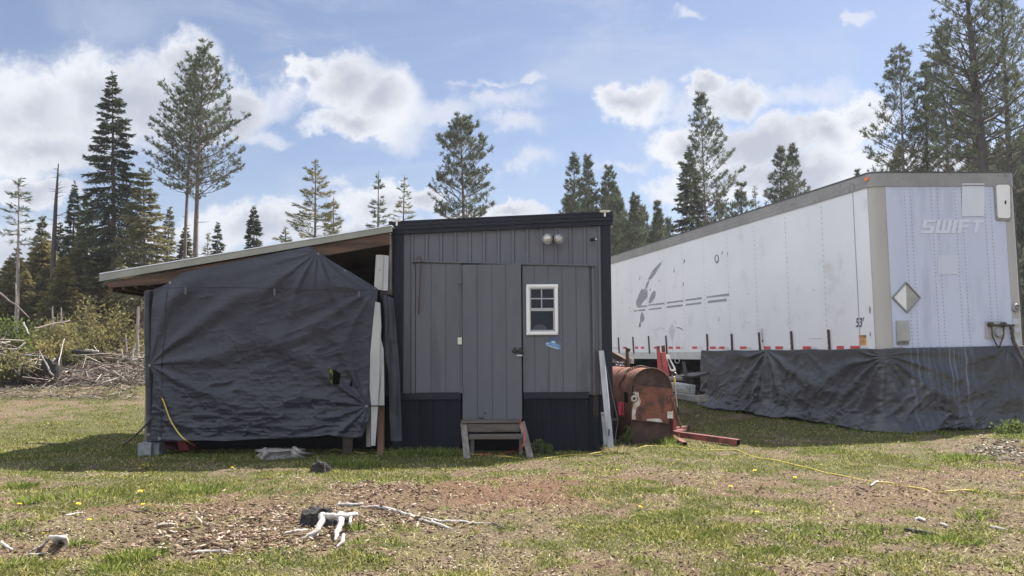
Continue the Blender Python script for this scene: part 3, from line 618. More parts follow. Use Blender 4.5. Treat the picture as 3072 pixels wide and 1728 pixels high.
def build_tarp():
    top = [(345,440),(400,418),(450,393),(515,345),(700,305),(900,266),(1100,222),(1240,196),(1295,232),(1370,284),(1448,330),(1530,380),(1618,437)]
    bot = [(322,1292),(420,1294),(600,1286),(760,1290),(900,1282),(1060,1276),(1200,1272),(1330,1256),(1400,1268),(1510,1276)]
    left = [(345,440),(340,560),(334,700),(330,865),(348,930),(343,1050),(336,1180),(322,1292)]
    right = [(1618,437),(1612,520),(1594,660),(1585,800),(1584,950),(1572,1100),(1545,1190),(1510,1276)]
    nu, nv = 380, 300; g = coons(top, bot, left, right, nu, nv); px, py = g[...,0], g[...,1]
    x = np.empty_like(px); z = np.empty_like(px)
    A = W(*r2(0,0), YL); Bx = W(*r2(1000,0), YL); Bz = W(*r2(0,1000), YL)
    x = A.x+(Bx.x-A.x)*px/1000+(Bz.x-A.x)*py/1000; z = A.z+(Bx.z-A.z)*px/1000+(Bz.z-A.z)*py/1000
    def an(a, b): q = W(*r2(a, b), YL); return q.x, q.z
    anc = [(*an(330,865), .055, 11, 2.2, .6), (*an(1572,1100), .050, 13, 1.6, 1.2), (*an(1290,225), .030, 15, 1.7, .3), (*an(1618,437), .022, 12, 1.2, 2), (*an(330,1292), .014, 9, .9, 0)]
    d = folds(x, z, anc)
    u = np.linspace(0,1,nu)[:,None]; v = np.linspace(0,1,nv)[None,:]
    low = np.clip((v-.45)/.5, 0, 1)
    xr, zr = x*.94+z*.34, -x*.34+z*.94
    d = d + (ridge(x*1.5+z*.4, z*6.5, 5, 3)-.5)*.034*(.10+low) + (ridge(x*5+z*2, z*11, 9, 2)-.5)*.013*(.12+low)
    d = d + (ridge(xr*1.4, zr*6, 15, 2)-.5)*.020*np.exp(-((x-an(1250,750)[0])**2+(z-an(1250,750)[1])**2)/.8)
    d = d + (fbm(x*.8, z*.8, 14, 2)-.5)*.10 + (fbm(x*9, z*9, 19, 3)-.5)*.004
    edge = np.minimum(1, np.minimum(np.minimum(v, 1-v*.0)*14, np.minimum(u, 1-u)*12)); d = d*(.25+.75*edge)
    cz = ridge(x*3.1+z*1.3, z*4.3-x*.8, 44, 3)**5; d = d + (cz-.15)*.020*(.35+low)
    cz2 = ridge(x*7+z*5, z*8-x*2, 47, 2)**4; d = d + (cz2-.2)*.007*(.4+low)
    d = d*1.25
    y = YL-.10-d+.05*np.clip(1-v*8,0,1)+.04*np.clip(1-u*10,0,1)+.03*np.clip(1-(1-u)*10,0,1)
    y = np.minimum(y, YL-.021+.0*u)
    V = np.stack([x.ravel(), y.ravel(), z.ravel()], 1); Fc = grid_faces(nu, nv)
    hole = [(1330,876),(1345,882),(1352,905),(1372,890),(1378,905),(1400,915),(1396,975),(1350,977),(1341,935)]
    h2 = [(1450,965),(1470,945),(1462,968),(1466,985),(1454,992)]
    cx = px.ravel()[Fc].mean(1); cy = py.ravel()[Fc].mean(1); Fc = Fc[~(pip(cx, cy, hole) | pip(cx, cy, h2))]
    o = npmesh('tarp', V, Fc, 'tarp', smooth=True); tag(o, 'large charcoal tarp with a torn hole hung across the lean-to front', 'tarp')
    yi = lambda a, b: float(y.ravel()[np.argmin((px.ravel()-a)**2+(py.ravel()-b)**2)])
    org = ORG[o.name]
    # seam, welt, loops, eyelets
    m = MB()
    for (pts, w) in (([(432,445),(428,560),(420,700),(410,800),(402,900),(408,1000),(404,1120),(396,1288)], .005), ([(420,428),(700,424),(1050,432),(1300,436),(1600,458)], .0045)):
        P = []
        for i in range(len(pts)-1):
            for k in range(14):
                a = pts[i][0]+(pts[i+1][0]-pts[i][0])*k/14; b = pts[i][1]+(pts[i+1][1]-pts[i][1])*k/14; q = W(*r2(a, b), YL); P.append((q.x, yi(a, b)-.002, q.z))
        m.tube(P, w, 5)
    m.build('seam', 'tarp', o, smooth=True)
    for (a, b) in ((546,446),(1052,452),(1528,468)):
        q = W(*r2(a, b), YL); m = MB(); yy = yi(a, b); m.box(q.x-.013, q.x+.013, yy-.012, yy-.003, q.z-.05, q.z+.045); m.build('loop', 'cloudy', o, bevel=.002)
    for (a, b) in ((450,395),(1295,233),(1448,331),(1610,431),(330,865),(325,1258),(392,1280),(1571,1097)):
        q = W(*r2(a+(4 if a<400 else -3), b+4), YL); m = MB(); m.torus((q.x, yi(a, b)-.006, q.z), (0,1,0), .013, .0045, 14, 6); m.build('eyelet', 'chrome', o)
    # post wrap
    q0 = [(272,447),(305,442),(322,510),(332,640),(331,860),(334,1100),(332,1270),(332,1308)]; ql = [(272,447),(271,600),(273,900),(283,1200),(286,1308)]
    g = coons([(272,447),(334,443)], [(284,1312),(330,1316)], ql, [(334,443),(322,520),(331,640),(331,865),(335,1100),(328,1280),(330,1316)], 26, 160)
    px, py = g[...,0], g[...,1]; x = A.x+(Bx.x-A.x)*px/1000+(Bz.x-A.x)*py/1000; z = A.z+(Bx.z-A.z)*px/1000+(Bz.z-A.z)*py/1000
    u = np.linspace(-1,1,26)[:,None]; y = YL+.02+.08*np.abs(u)**3 + (ridge(x*9, z*1.2, 3, 2)-.5)*.02+(fbm(x*6,z*9,8,3)-.5)*.02
    o = npmesh('tarp', np.stack([x.ravel(), y.ravel(), z.ravel()], 1), grid_faces(26,160), 'tarp2', smooth=True); so = o.modifiers.new('t','SOLIDIFY'); so.thickness=.004
    tag(o, 'narrow dark tarp wrapped round the left front post of the lean-to', 'tarp')
    # right sliver
    g = coons([(1622,455),(1660,470),(1702,492)], [(1664,1296),(1690,1299),(1728,1296)], [(1622,455),(1640,500),(1648,600),(1643,800),(1660,900),(1664,1296)], [(1702,492),(1708,600),(1724,850),(1728,1296)], 40, 160)
    px, py = g[...,0], g[...,1]; x = A.x+(Bx.x-A.x)*px/1000+(Bz.x-A.x)*py/1000; z = A.z+(Bx.z-A.z)*px/1000+(Bz.z-A.z)*py/1000
    y = YL+.03+(ridge(x*7, z*.8, 6, 2)-.5)*.06+(fbm(x*6,z*7,18,3)-.5)*.02
    o = npmesh('tarp', np.stack([x.ravel(), y.ravel(), z.ravel()], 1), grid_faces(40,160), 'tarp2', smooth=True)
    tag(o, 'narrow strip of dark tarp hanging between white flashing and the black shed corner', 'tarp')
build_tarp()
def build_leanto_bits():
    # white flashing: upper and lower pieces
    def chan(name, pts, Y, lab, cat):
        m = MB(); m.prism([W(*r2(*p), Y) for p in pts], (0,.03,0)); return tag(m.build(name, 'dirtywhite', bevel=.003), lab, cat)
    o = chan('metal_flashing', [(1616,237),(1660,238),(1652,440),(1605,434)], YL-.02, 'short white metal channel piece standing under the lean-to roof', 'flashing')
    m = MB(); m.prism([W(*r2(*p), YL-.005) for p in [(1661,239),(1689,242),(1684,441),(1653,441)]], (0,.03,0)); c = m.build('side_flange', mat('flange_grey', (.42,.43,.43), (.36,.37,.37), 5, .5), o)
    m = MB(); q = W(*r2(1637,325), YL-.022); m.disc(q, (0,-1,0), .008, .004, 8); m.build('screw', 'ink', o)
    o = chan('metal_flashing', [(1612,505),(1640,512),(1646,640),(1640,800),(1634,1000),(1628,1110),(1612,1330),(1588,1330),(1589,1100),(1580,1000),(1584,800),(1598,640)], YL-.10, 'tall white metal flashing leaning beside the large tarp', 'flashing')
    m = MB(); m.prism([W(*r2(*p), YL-.085) for p in [(1641,700),(1660,780),(1664,1100),(1625,1100),(1629,1110),(1635,1000)]], (0,.02,0)); m.build('side_flange', mat('flange_grey2', (.36,.36,.35), (.30,.30,.29), 5, .5), o)
    m = MB(); m.prism([W(*r2(*p), YL+.0) for p in [(1560,1140),(1586,1130),(1586,1335),(1560,1335)]], (0,.04,0)); tag(m.build('board', 'woodv', bevel=.003), 'grey upright board at the foot of the white flashing', 'board')
    m = MB(); q = W(*r2(1572,1101), YL-.13); e = W(*r2(1655,1101), YL-.13); m.tube([q, e, e+Vector((.01,.08,-.01)), q+Vector((.0,.07,0)), q], .008, 6); tag(m.build('strap', 'blackhose'), 'black elastic strap tying the tarp edge to the flashing', 'strap')
    # concrete blocks
    for (a, b, c, d, Y, lab) in ((253,1315,330,1350,YL-.08,'pale concrete block under the wrapped lean-to post'),(318,1315,376,1358,YL+.0,'darker concrete block behind the pale one at the post foot')):
        q = rect(r2, a, b, c, d, Y); m = MB(); m.box(q[0], q[1], Y, Y+.2, -.03, q[3]); tag(m.build('concrete_block', 'block', bevel=.006), lab, 'block')
    # red things under the tarp
    m = MB(); Y = YL+.35; P = [W(*r2(x,y), Y) for x,y in ((470,1290),(515,1290),(540,1330),(552,1356),(490,1360),(482,1325))]; m.prism(P, (0,.3,0)); tag(m.build('red_plastic_panel', mat('dark_red_plastic', (.30,.015,.025), (.22,.012,.02), 6, .5), bevel=.01), 'red plastic machine part standing under the tarp hem', 'machine part')
    m = MB(); P = [W(*r2(x,y), Y+.3) for x,y in ((380,1300),(470,1300),(470,1350),(380,1358))]; m.prism(P, (0,.5,0)); tag(m.build('storage_box', mat('maroon_plastic', (.10,.012,.02), (.07,.01,.016), 6, .6), bevel=.01), 'dark red box in the gap under the tarp by the block', 'box')
    m = MB(); fbox(m, r2, 1426, 1262, 1480, 1318, YL+.25, .05, zlow=-.02); tag(m.build('board', 'wood', bevel=.003), 'short grey board showing under the tarp hem', 'board')
    # cords
    def cord(name, pts, r, mt, lab, cat='cord'):
        P = [Vector(p) for p in pts]; Q = []
        for i in range(len(P)-1):
            p0 = P[max(i-1,0)]; p1 = P[i]; p2 = P[i+1]; p3 = P[min(i+2,len(P)-1)]
            for k in range(8):
                t = k/8; Q.append(.5*((2*p1)+(-p0+p2)*t+(2*p0-5*p1+4*p2-p3)*t*t+(-p0+3*p1-3*p2+p3)*t**3))
        Q.append(P[-1]); m = MB(); m.tube(Q, r, 6); return tag(m.build(name, mt, smooth=True), lab, cat)
    def gp(r, pts, dz=.006): return [GG(*r(*p))+Vector((0,0,dz+.010*math.sin(i*2.1))) for i, p in enumerate(pts)]
    cord('extension_cord', [W(*r2(346,932),YL-.04), W(*r2(368,1000),YL-.06), W(*r2(405,1085),YL-.10), W(*r2(440,1180),YL-.14), W(*r2(490,1260),YL-.2), W(*r2(540,1305),YL-.26), GG(*r2(600,1338)), GG(*r2(640,1350))], .009, 'yellow', 'yellow cord hanging down in front of the left tarp edge')
    cord('hose', [W(*r2(338,1160),YL-.03), W(*r2(305,1205),YL-.08), W(*r2(262,1250),YL-.1), W(*r2(205,1300),YL-.1), GG(*r2(165,1325))], .012, 'blackhose', 'black hose from the wrapped post down into the grass', 'hose')
    cord('extension_cord', gp(g3, [(730,140),(790,136),(860,134),(900,140),(1000,160),(1050,144),(1110,152),(1165,150),(1500,158),(1700,165),(1850,170),(1965,172),(2060,180),(2140,190),(2260,197),(2400,197),(2576,178)]) + gp(g5, [(200,205),(345,190),(520,170),(690,146),(780,130),(880,122),(960,130),(1085,138),(1250,160),(1450,165),(1630,170),(1750,205),(1870,245),(2000,268),(2100,275),(2220,315),(2350,350),(2560,395)]) + gp(g6, [(300,412),(430,445),(640,470),(740,498),(900,515),(1010,524),(1120,552),(1250,580),(1370,603),(1480,597),(1700,592),(1900,597),(2275,612),(2500,620)]), .0065, 'yellow', 'long yellow cord snaking across the grass in front of shed and trailer')
    a = W(*r3(783,1186), YS-.13)
    cord('extension_cord', [a, W(*r3(790,1215),11.25), W(*r3(803,1250),11.2), W(*r3(806,1300),11.05), W(*r3(792,1340),10.95)] + gp(r3, [(765,1358),(720,1374),(660,1380),(600,1382),(560,1384),(520,1378)]), .007, 'redcord', 'red cord running from the door bottom down past the steps')
    # things on the shed front: pry bar and chain
    m = MB(); P = [W(*r3(*p), YS-.10) for p in ((206,292),(210,283),(220,278),(228,286),(228,310),(223,400),(219,500),(216,570),(214,600))]
    m.tube(P, [.007,.008,.009,.009,.008,.008,.008,.010,.006], 8); tag(m.build('pry_bar', 'rustdark', smooth=True), 'rusty hooked bar hanging on the left side of the shed front', 'bar')
    m = MB(); a = W(*r3(1207,800), YS-.07); b = W(*r3(1203,1165), YS-.08); n = 34
    for k in range(n):
        for off in (-.019, .015):
            c = a.lerp(b, k/(n-1))+Vector((off+.003*math.sin(k), 0, 0)); m.torus(c, (1,0,0) if k % 2 else (0.2,1,0), .0125, .0032, 10, 5)
    tag(m.build('chain', 'chain', smooth=True), 'rusty doubled chain hanging at the right corner of the shed', 'chain')
    # leaning plank with bracket
    S = thing('leaning_plank', 'pale grey weathered plank leaning on the right shed corner', 'plank', GG(*r4(205,1280)))
    y0, y1 = YS-.08, YS-.42
    m = MB(); P = [W(*r4(105,440), y0), W(*r4(150,440), y0), W(*r4(162,520), y0-.02), W(*r4(236,1285), y1), W(*r4(180,1285), y1)]; m.prism(P, (0,.035,0)); m.build('board', mat('grey_plank', (.30,.31,.32), (.42,.43,.44), 9, .8, .003, 30, stretch=(1.4,1,.1), c3=(.20,.20,.20), s3=3), S, bevel=.003)
    m = MB(); P = [W(*r4(125,975), y1+.06), W(*r4(150,978), y1+.06), W(*r4(178,1262), y1-.03), W(*r4(150,1262), y1-.03)]; m.prism(P, (0,.025,0)); m.build('metal_plate', 'block', S)
    m = MB()
    for (x, y) in ((140,998),(146,1065)): m.disc(W(*r4(x,y), y1+.05), (0,-1,0), .010, .012, 10); m.build('bolt', 'ink', S); m = MB()
    fbox(m, r4, 188, 1122, 200, 1180, y1-.004, .01); m.build('slot_plate', 'ink', S)
    m = MB(); m.tube([W(*r4(168,560), y0), W(*r4(215,800), y0-.1), W(*r4(272,1045), y1+.1), W(*r4(240,1262), y1)], .007, 6); m.beam(W(*r4(215,1038), y1+.08), W(*r4(270,1042), y1+.1), .02, .03); m.build('brace', 'blacksteel', S)
    return cord
cord = build_leanto_bits()
# ------------------------------------------------------------------ tank, hoist, junk
def build_tank():
    YT = 12.6; c = W(*r4(560, 900), YT); base = gz(c.x, YT)
    S = thing('rusty_tank', 'rusty round-topped steel tank with a hinged door plate beside the shed', 'tank', (c.x, YT, base))
    e2 = Vector((-.20, 1, 0)).normalized(); e1 = Vector((e2.y, -e2.x, 0)); e3 = Vector((0,0,1))
    sc_ = YT/F/2.898; hwid = 187*sc_; ztop = W(*r4(560, 592), YT).z; zb = base-.03; L = 1.75
    O = Vector((c.x, YT, 0)) + e1*(0)
    def outline(r, n=26):
        pts = [(-r, zb)]; zc = ztop-hwid
        for k in range(n+1): a = math.pi-math.pi*k/n; pts.append((r*math.cos(a), zc+r*math.sin(a)))
        pts.append((r, zb)); return pts
    def loc(a, b, z): p = O+e1*a+e2*b; return (p.x, p.y, z)
    o1 = outline(hwid); m = MB(); 
    nb = 14; bb = [ -.03, 0.0, .012, .03] + [L*(k+1)/nb for k in range(nb)]
    b0 = len(m.v)
    for b in bb:
        for (a, z) in o1:
            w = .006*math.sin(a*9+b*5)+.004*math.sin(z*11+b*3); m.v.append(loc(a*(1+w), b, z))
    n = len(o1)
    for i in range(len(bb)-1):
        for k in range(n-1): m.f.append((b0+i*n+k, b0+i*n+k+1, b0+(i+1)*n+k+1, b0+(i+1)*n+k))
    o = m.build('shell', 'rust', S, smooth=True); so = o.modifiers.new('t', 'SOLIDIFY'); so.thickness = .012
    m = MB(); m.prism([loc(a*.975, .035, z-(.0 if z < zb+.1 else .012)) for a, z in o1], e2*.01); m.build('end_plate', 'rustdark', S)
    m = MB(); m.prism([loc(a*.97, L-.03, z-.012) for a, z in o1], e2*.01); m.build('end_plate', 'rust', S)
    # front ring
    m = MB(); rr = hwid
    m.tube([Vector(loc(a, -.03, z)) for a, z in o1], .010, 6); m.build('rim', 'rustdark', S, smooth=True)
    def fp(x, y, b=-.0):   # picture -> front plane point pushed towards the viewer by b
        d = ray(*r4(x, y)); Cc = Vector((0,0,CAMZ)); P0 = Vector(loc(0, 0, 0)); t = (P0-Cc).dot(e2)/d.dot(e2); return Cc+d*t-e2*b
    m = MB(); P = [(400,738),(470,745),(735,772),(742,830),(722,1000),(702,1076),(600,1058),(470,1052),(380,1040),(388,900),(398,800)]
    m.prism([fp(x,y,.045) for x,y in P], e2*.018); D = m.build('door', 'rustdoor', S, bevel=.004)
    m = MB(); m.prism([fp(x,y,.0455) for x,y in [(404,795),(440,800),(446,840),(462,880),(450,915),(428,930),(414,985),(420,1040),(384,1036),(386,960),(400,900),(432,880),(440,850),(420,825)]], e2*-.0015)
    m.prism([fp(x,y,.0455) for x,y in [(508,1035),(540,1030),(590,1028),(630,1032),(652,1058),(620,1060),(560,1052),(515,1048)]], e2*-.0015); m.build('peeled_paint', 'peel', D)
    q = fp(397, 856, .075); m = MB(); m.torus(q, e2, .036, .015, 22, 8); m.tube([fp(392,802,.06), fp(412,820,.06), fp(424,835,.06), fp(415,850,.055)], .007, 6); m.build('ring_handle', 'peel', D, smooth=True)
    for (x0,y0,x1,y1) in ((694,836,708,880),(722,840,746,888),(688,968,734,1026)):
        m = MB(); m.prism([fp(x0,y0,.05), fp(x1,y0,.05), fp(x1,y1,.05), fp(x0,y1,.05)], e2*-.014); m.tube([fp(x1-2,y0-4,.062), fp(x1-2,y1+4,.062)], .008, 8); m.build('hinge', 'peel' if y0 > 900 else 'rust', S)
    # seam weld and pipe
    m = MB(); m.tube([fp(390,732,.03), fp(560,758,.03), fp(735,768,.03)], .006, 5); m.build('weld_seam', 'rustdark', S)
    m = MB(); xs = loc(-hwid*.985, .18, 0)   # dark opening on the left flank
    zt = W(*r4(300,795), 12.8).z; zb2 = W(*r4(300,890), 12.8).z
    p = [loc(-hwid*1.0-.006, .10, zb2), loc(-hwid*1.0-.006, .26, zb2), loc(-hwid-.006, .26, zt), loc(-hwid-.006, .10, zt-.01)]; m.prism(p, e1*.004); m.build('side_opening', 'dark', S)
    px = W(*r4(357, 500), 13.6); m = MB(); m.tube([(px.x, 13.6, W(*r4(357,600),13.6).z-.1), (px.x, 13.6, W(*r4(357,432),13.6).z)], .033, 12); m.tube([(px.x, 13.6, W(*r4(357,434),13.6).z), (px.x+.01, 13.6, W(*r4(357,420),13.6).z)], [.045,.05], 12); m.build('pipe', 'rustdark', S, smooth=True)
    # stains of bare metal near the bottom
    # chain over the shell
    m = MB(); n = 56; zc = ztop-hwid
    for k in range(n):
        a = math.radians(182 - 125*k/(n-1)); b = .42-.22*k/(n-1)+ .05*math.sin(k*.3)
        r = hwid+.016; P = Vector(loc(r*math.cos(a), b+.25*(k/(n-1)), zc+r*math.sin(a)))
        m.torus(P, e1 if k % 2 else e2, .017, .005, 8, 5)
    tag(m.build('chain', 'chain', smooth=True), 'rusty chain draped over the top of the round tank', 'chain')
    m = MB(); q = W(*r4(300, 556), 13.2); m.torus(q, (0,1,.2), .022, .007, 14, 6); m.torus(q+Vector((-.06,0,.005)), (.1,1,.2), .022, .007, 14, 6); m.beam(q+Vector((-.09,-.01,.022)), q+Vector((.05,-.01,.026)), .012, .012); m.beam(q+Vector((-.09,-.01,-.022)), q+Vector((.05,-.01,-.026)), .012, .012)
    tag(m.build('shackle', 'chrome', smooth=True), 'bright metal shackle on the chain over the tank', 'shackle')
    # rag on the flank
    q = W(*r4(297, 940), 12.5); nu = 12; nv = 18; V = []
    for i in range(nu):
        for j in range(nv):
            u = i/(nu-1); v = j/(nv-1); px_ = 268+u*54*(1-.25*v)+10*v; py_ = 888+v*118; p = W(*r4(px_, py_), 12.50+.03*math.sin(u*9+v*3)); V.append(p)
    o = npmesh('rag', np.array([tuple(p) for p in V]), grid_faces(nu, nv), 'pink', smooth=True); o.modifiers.new('t','SOLIDIFY').thickness = .004; tag(o, 'crumpled red rag hanging on the left side of the tank', 'rag')
    # brown lumber behind the tank
    for (a, b, mt, lab) in (((225,470),(350,540),'rafter','brown board end lying behind the tank'),((228,520),(400,528),'greywood','grey timber lying across behind the tank')):
        m = MB(); m.beam(W(*r4(*a), 15.2), W(*r4(*b), 15.0), .12, .10); tag(m.build('timber', mt, bevel=.004), lab, 'timber')
build_tank()
def build_hoist():
    Y = 13.4; b = W(*r4(750, 1160), Y); S = thing('engine_hoist', 'faded red engine hoist with leaning mast and long floor leg by the tank', 'hoist', (b.x, Y, gz(b.x, Y)))
    m = MB(); m.prism([W(*r4(x,y), Y) for x,y in [(612,402),(635,402),(641,455),(690,455),(716,660),(786,1140),(722,1140),(700,985),(625,590)]], (0,.09,0)); m.build('mast', 'red', S, bevel=.006)
    m = MB(); m.prism([W(*r4(x,y), Y-.012) for x,y in [(640,462),(650,462),(664,600),(652,600)]], (0,.0105,0)); m.prism([W(*r4(x,y), Y-.012) for x,y in [(612,400),(636,400),(634,420),(612,420)]], (0,.0105,0)); m.build('mast_plate', 'redrust', S)
    m = MB(); m.prism([W(*r4(x,y), Y+.12) for x,y in [(656,398),(680,395),(684,455),(660,455)]], (0,.08,0)); m.build('ram_end', 'rustdark', S)
    # legs
    def leg(a, Ya, c, Yc, w, h, mt):
        m = MB(); A = W(*r4(*a), Ya); C = W(*r4(*c), Yc); m.beam(A, C, w, h); o = m.build('leg', mt, S, bevel=.004)
        t = (C-A).normalized(); m = MB(); m.beam(C+t*.0015, C+t*.004, w-.02, h-.02); m.build('leg_opening', 'dark', S); return A, C, o
    leg((730,1158), 13.3, (1318,1238), 12.25, .085, .085, 'redrust')
    leg((712,1180), 13.2, (852,1256), 12.35, .08, .075, 'redrust')
    leg((700,1140), 13.45, (880,1112), 14.6, .08, .08, 'redrust')
    m = MB(); m.prism([W(*r4(x,y), 13.25) for x,y in [(720,1142),(860,1132),(866,1158),(722,1172)]], (0,.22,0)); m.build('base', 'redrust', S, bevel=.004)
    m = MB(); q = W(*r4(1290,1265), 12.3); m.tube([(q.x,12.3,q.z+.05),(q.x,12.3,gz(q.x,12.3)+.02)], .022, 10); m.disc((q.x,12.28,gz(q.x,12.3)+.03), (1,0,0), .03, .02, 12); m.build('caster', 'blacksteel', S)
    m = MB(); q = W(*r4(1237,1190), 12.35); m.disc(q, (0,0,1), .012, .03, 8); q = W(*r4(806,1196), 12.6); m.disc(q+Vector((0,0,.0)), (0,0,1), .010, .06, 8); m.build('pin', 'rust', S)
    m = MB(); m.tube([W(*r4(742,850), 13.3), W(*r4(770,960), 13.3), W(*r4(820,1108), 13.3)], .016, 8); m.build('brace', 'rust', S)
    # hook block
    Yh = 13.1
    H = thing('hoist_hook', 'black and white hook block hanging from the red hoist', 'hook', W(*r4(760,665), Yh))
    m = MB(); m.prism([W(*r4(x,y), Yh) for x,y in [(690,478),(705,476),(722,486),(724,505),(772,590),(776,614),(756,622),(730,616),(724,600),(708,540),(694,505)]], (0,.035,0)); m.build('housing', 'white', H, bevel=.004)
    m = MB(); m.prism([W(*r4(x,y), Yh-.003) for x,y in [(702,512),(718,512),(756,590),(752,602),(736,602),(716,560)]], (0,.0025,0)); m.prism([W(*r4(x,y), Yh) for x,y in [(732,624),(764,626),(768,650),(740,648)]], (0,.03,0)); m.build('housing_inset', 'ink', H)
    c = W(*r4(765,652), Yh); m = MB(); k = 20/ (F*2.898)*Yh
    m.tube([c+Vector((k*math.cos(a), .015, k*math.sin(a))) for a in [math.radians(120-25*i) for i in range(13)]], .009, 8); m.build('hook', 'chrome', H, smooth=True)
    o = cord('pole', [W(*r4(763,682), 13.25), W(*r4(768,760), 13.25), W(*r4(780,880), 13.25), W(*r4(796,1000), 13.25)], .012, 'greywood', 'thin grey pole hanging under the hoist hook', 'pole')
    o = cord('strap', [W(*r4(762,680), 13.22), W(*r4(765,712), 13.22), W(*r4(768,742), 13.22)], .016, 'yellow', 'short yellow strap just under the hoist hook', 'strap')
    m = MB(); m.tube([W(*r4(792,930),13.22), W(*r4(794,950),13.22), W(*r4(800,1000),13.22)], .014, 6); tag(m.build('clamp', 'blacksteel'), 'small black clamp on the thin grey pole', 'clamp')
build_hoist()
# ------------------------------------------------------------------ trailer
T2 = ray(921, 1065).normalized(); T1 = Vector((T2.y, -T2.x, .014)).normalized(); T3 = T1.cross(T2).normalized(); T1 = T2.cross(T3).normalized()
TO = W(2640, 1052, 14.2); C0 = Vector((0,0,CAMZ))
TH = 3.0; TW = 2.93; TLn = 16.15
TH = (1052-513)/F*14.2*1.003
KR = .0095   # the box is a little racked: its right side stands taller
def TP(a, b, c): return TO + T1*a + T2*b + T3*(c*(1+KR*max(a, 0)))
def TS(p, off=0.0):
    d = ray(*p); t = (TO-T1*off-C0).dot(T1)/d.dot(T1); q = C0+d*t-TO; return q.dot(T2), q.dot(T3)
def TF(p, off=0.0):
    d = ray(*p); t = (TO-T2*off-C0).dot(T2)/d.dot(T2); q = C0+d*t-TO; return q.dot(T1), q.dot(T3)/(1+KR*max(q.dot(T1), 0))
def sdec(m, r, pts, off=.004, th=.0015):
    m.prism([TP(-off-th, *TS(r(*p))) for p in pts], T1*th); return m
def fdec(m, r, pts, off=.004, th=.0015):
    q = [TF(r(*p)) for p in pts]; m.prism([TP(a, -off-th, c) for a, c in q], T2*th); return m
def tbox(m, a0, a1, b0, b1, c0, c1):
    return m.hexa([TP(a0,b0,c0),TP(a1,b0,c0),TP(a1,b1,c0),TP(a0,b1,c0),TP(a0,b0,c1),TP(a1,b0,c1),TP(a1,b1,c1),TP(a0,b1,c1)])
def text_mesh(body, size, shear=0.0, bold=0.0, sx=1.0):
    c = bpy.data.curves.new('lettering', 'FONT'); c.body = body; c.size = size; c.shear = shear; c.offset = bold; c.resolution_u = 6
    o = bpy.data.objects.new('lettering_tmp', c); COL.objects.link(o); bpy.context.view_layer.update()
    me = bpy.data.meshes.new_from_object(o.evaluated_get(bpy.context.evaluated_depsgraph_get())); bpy.data.objects.remove(o)
    v = np.array([tuple(q.co) for q in me.vertices]); v[:,0] *= sx; f = [tuple(p.vertices) for p in me.polygons]; bpy.data.meshes.remove(me); return v, f
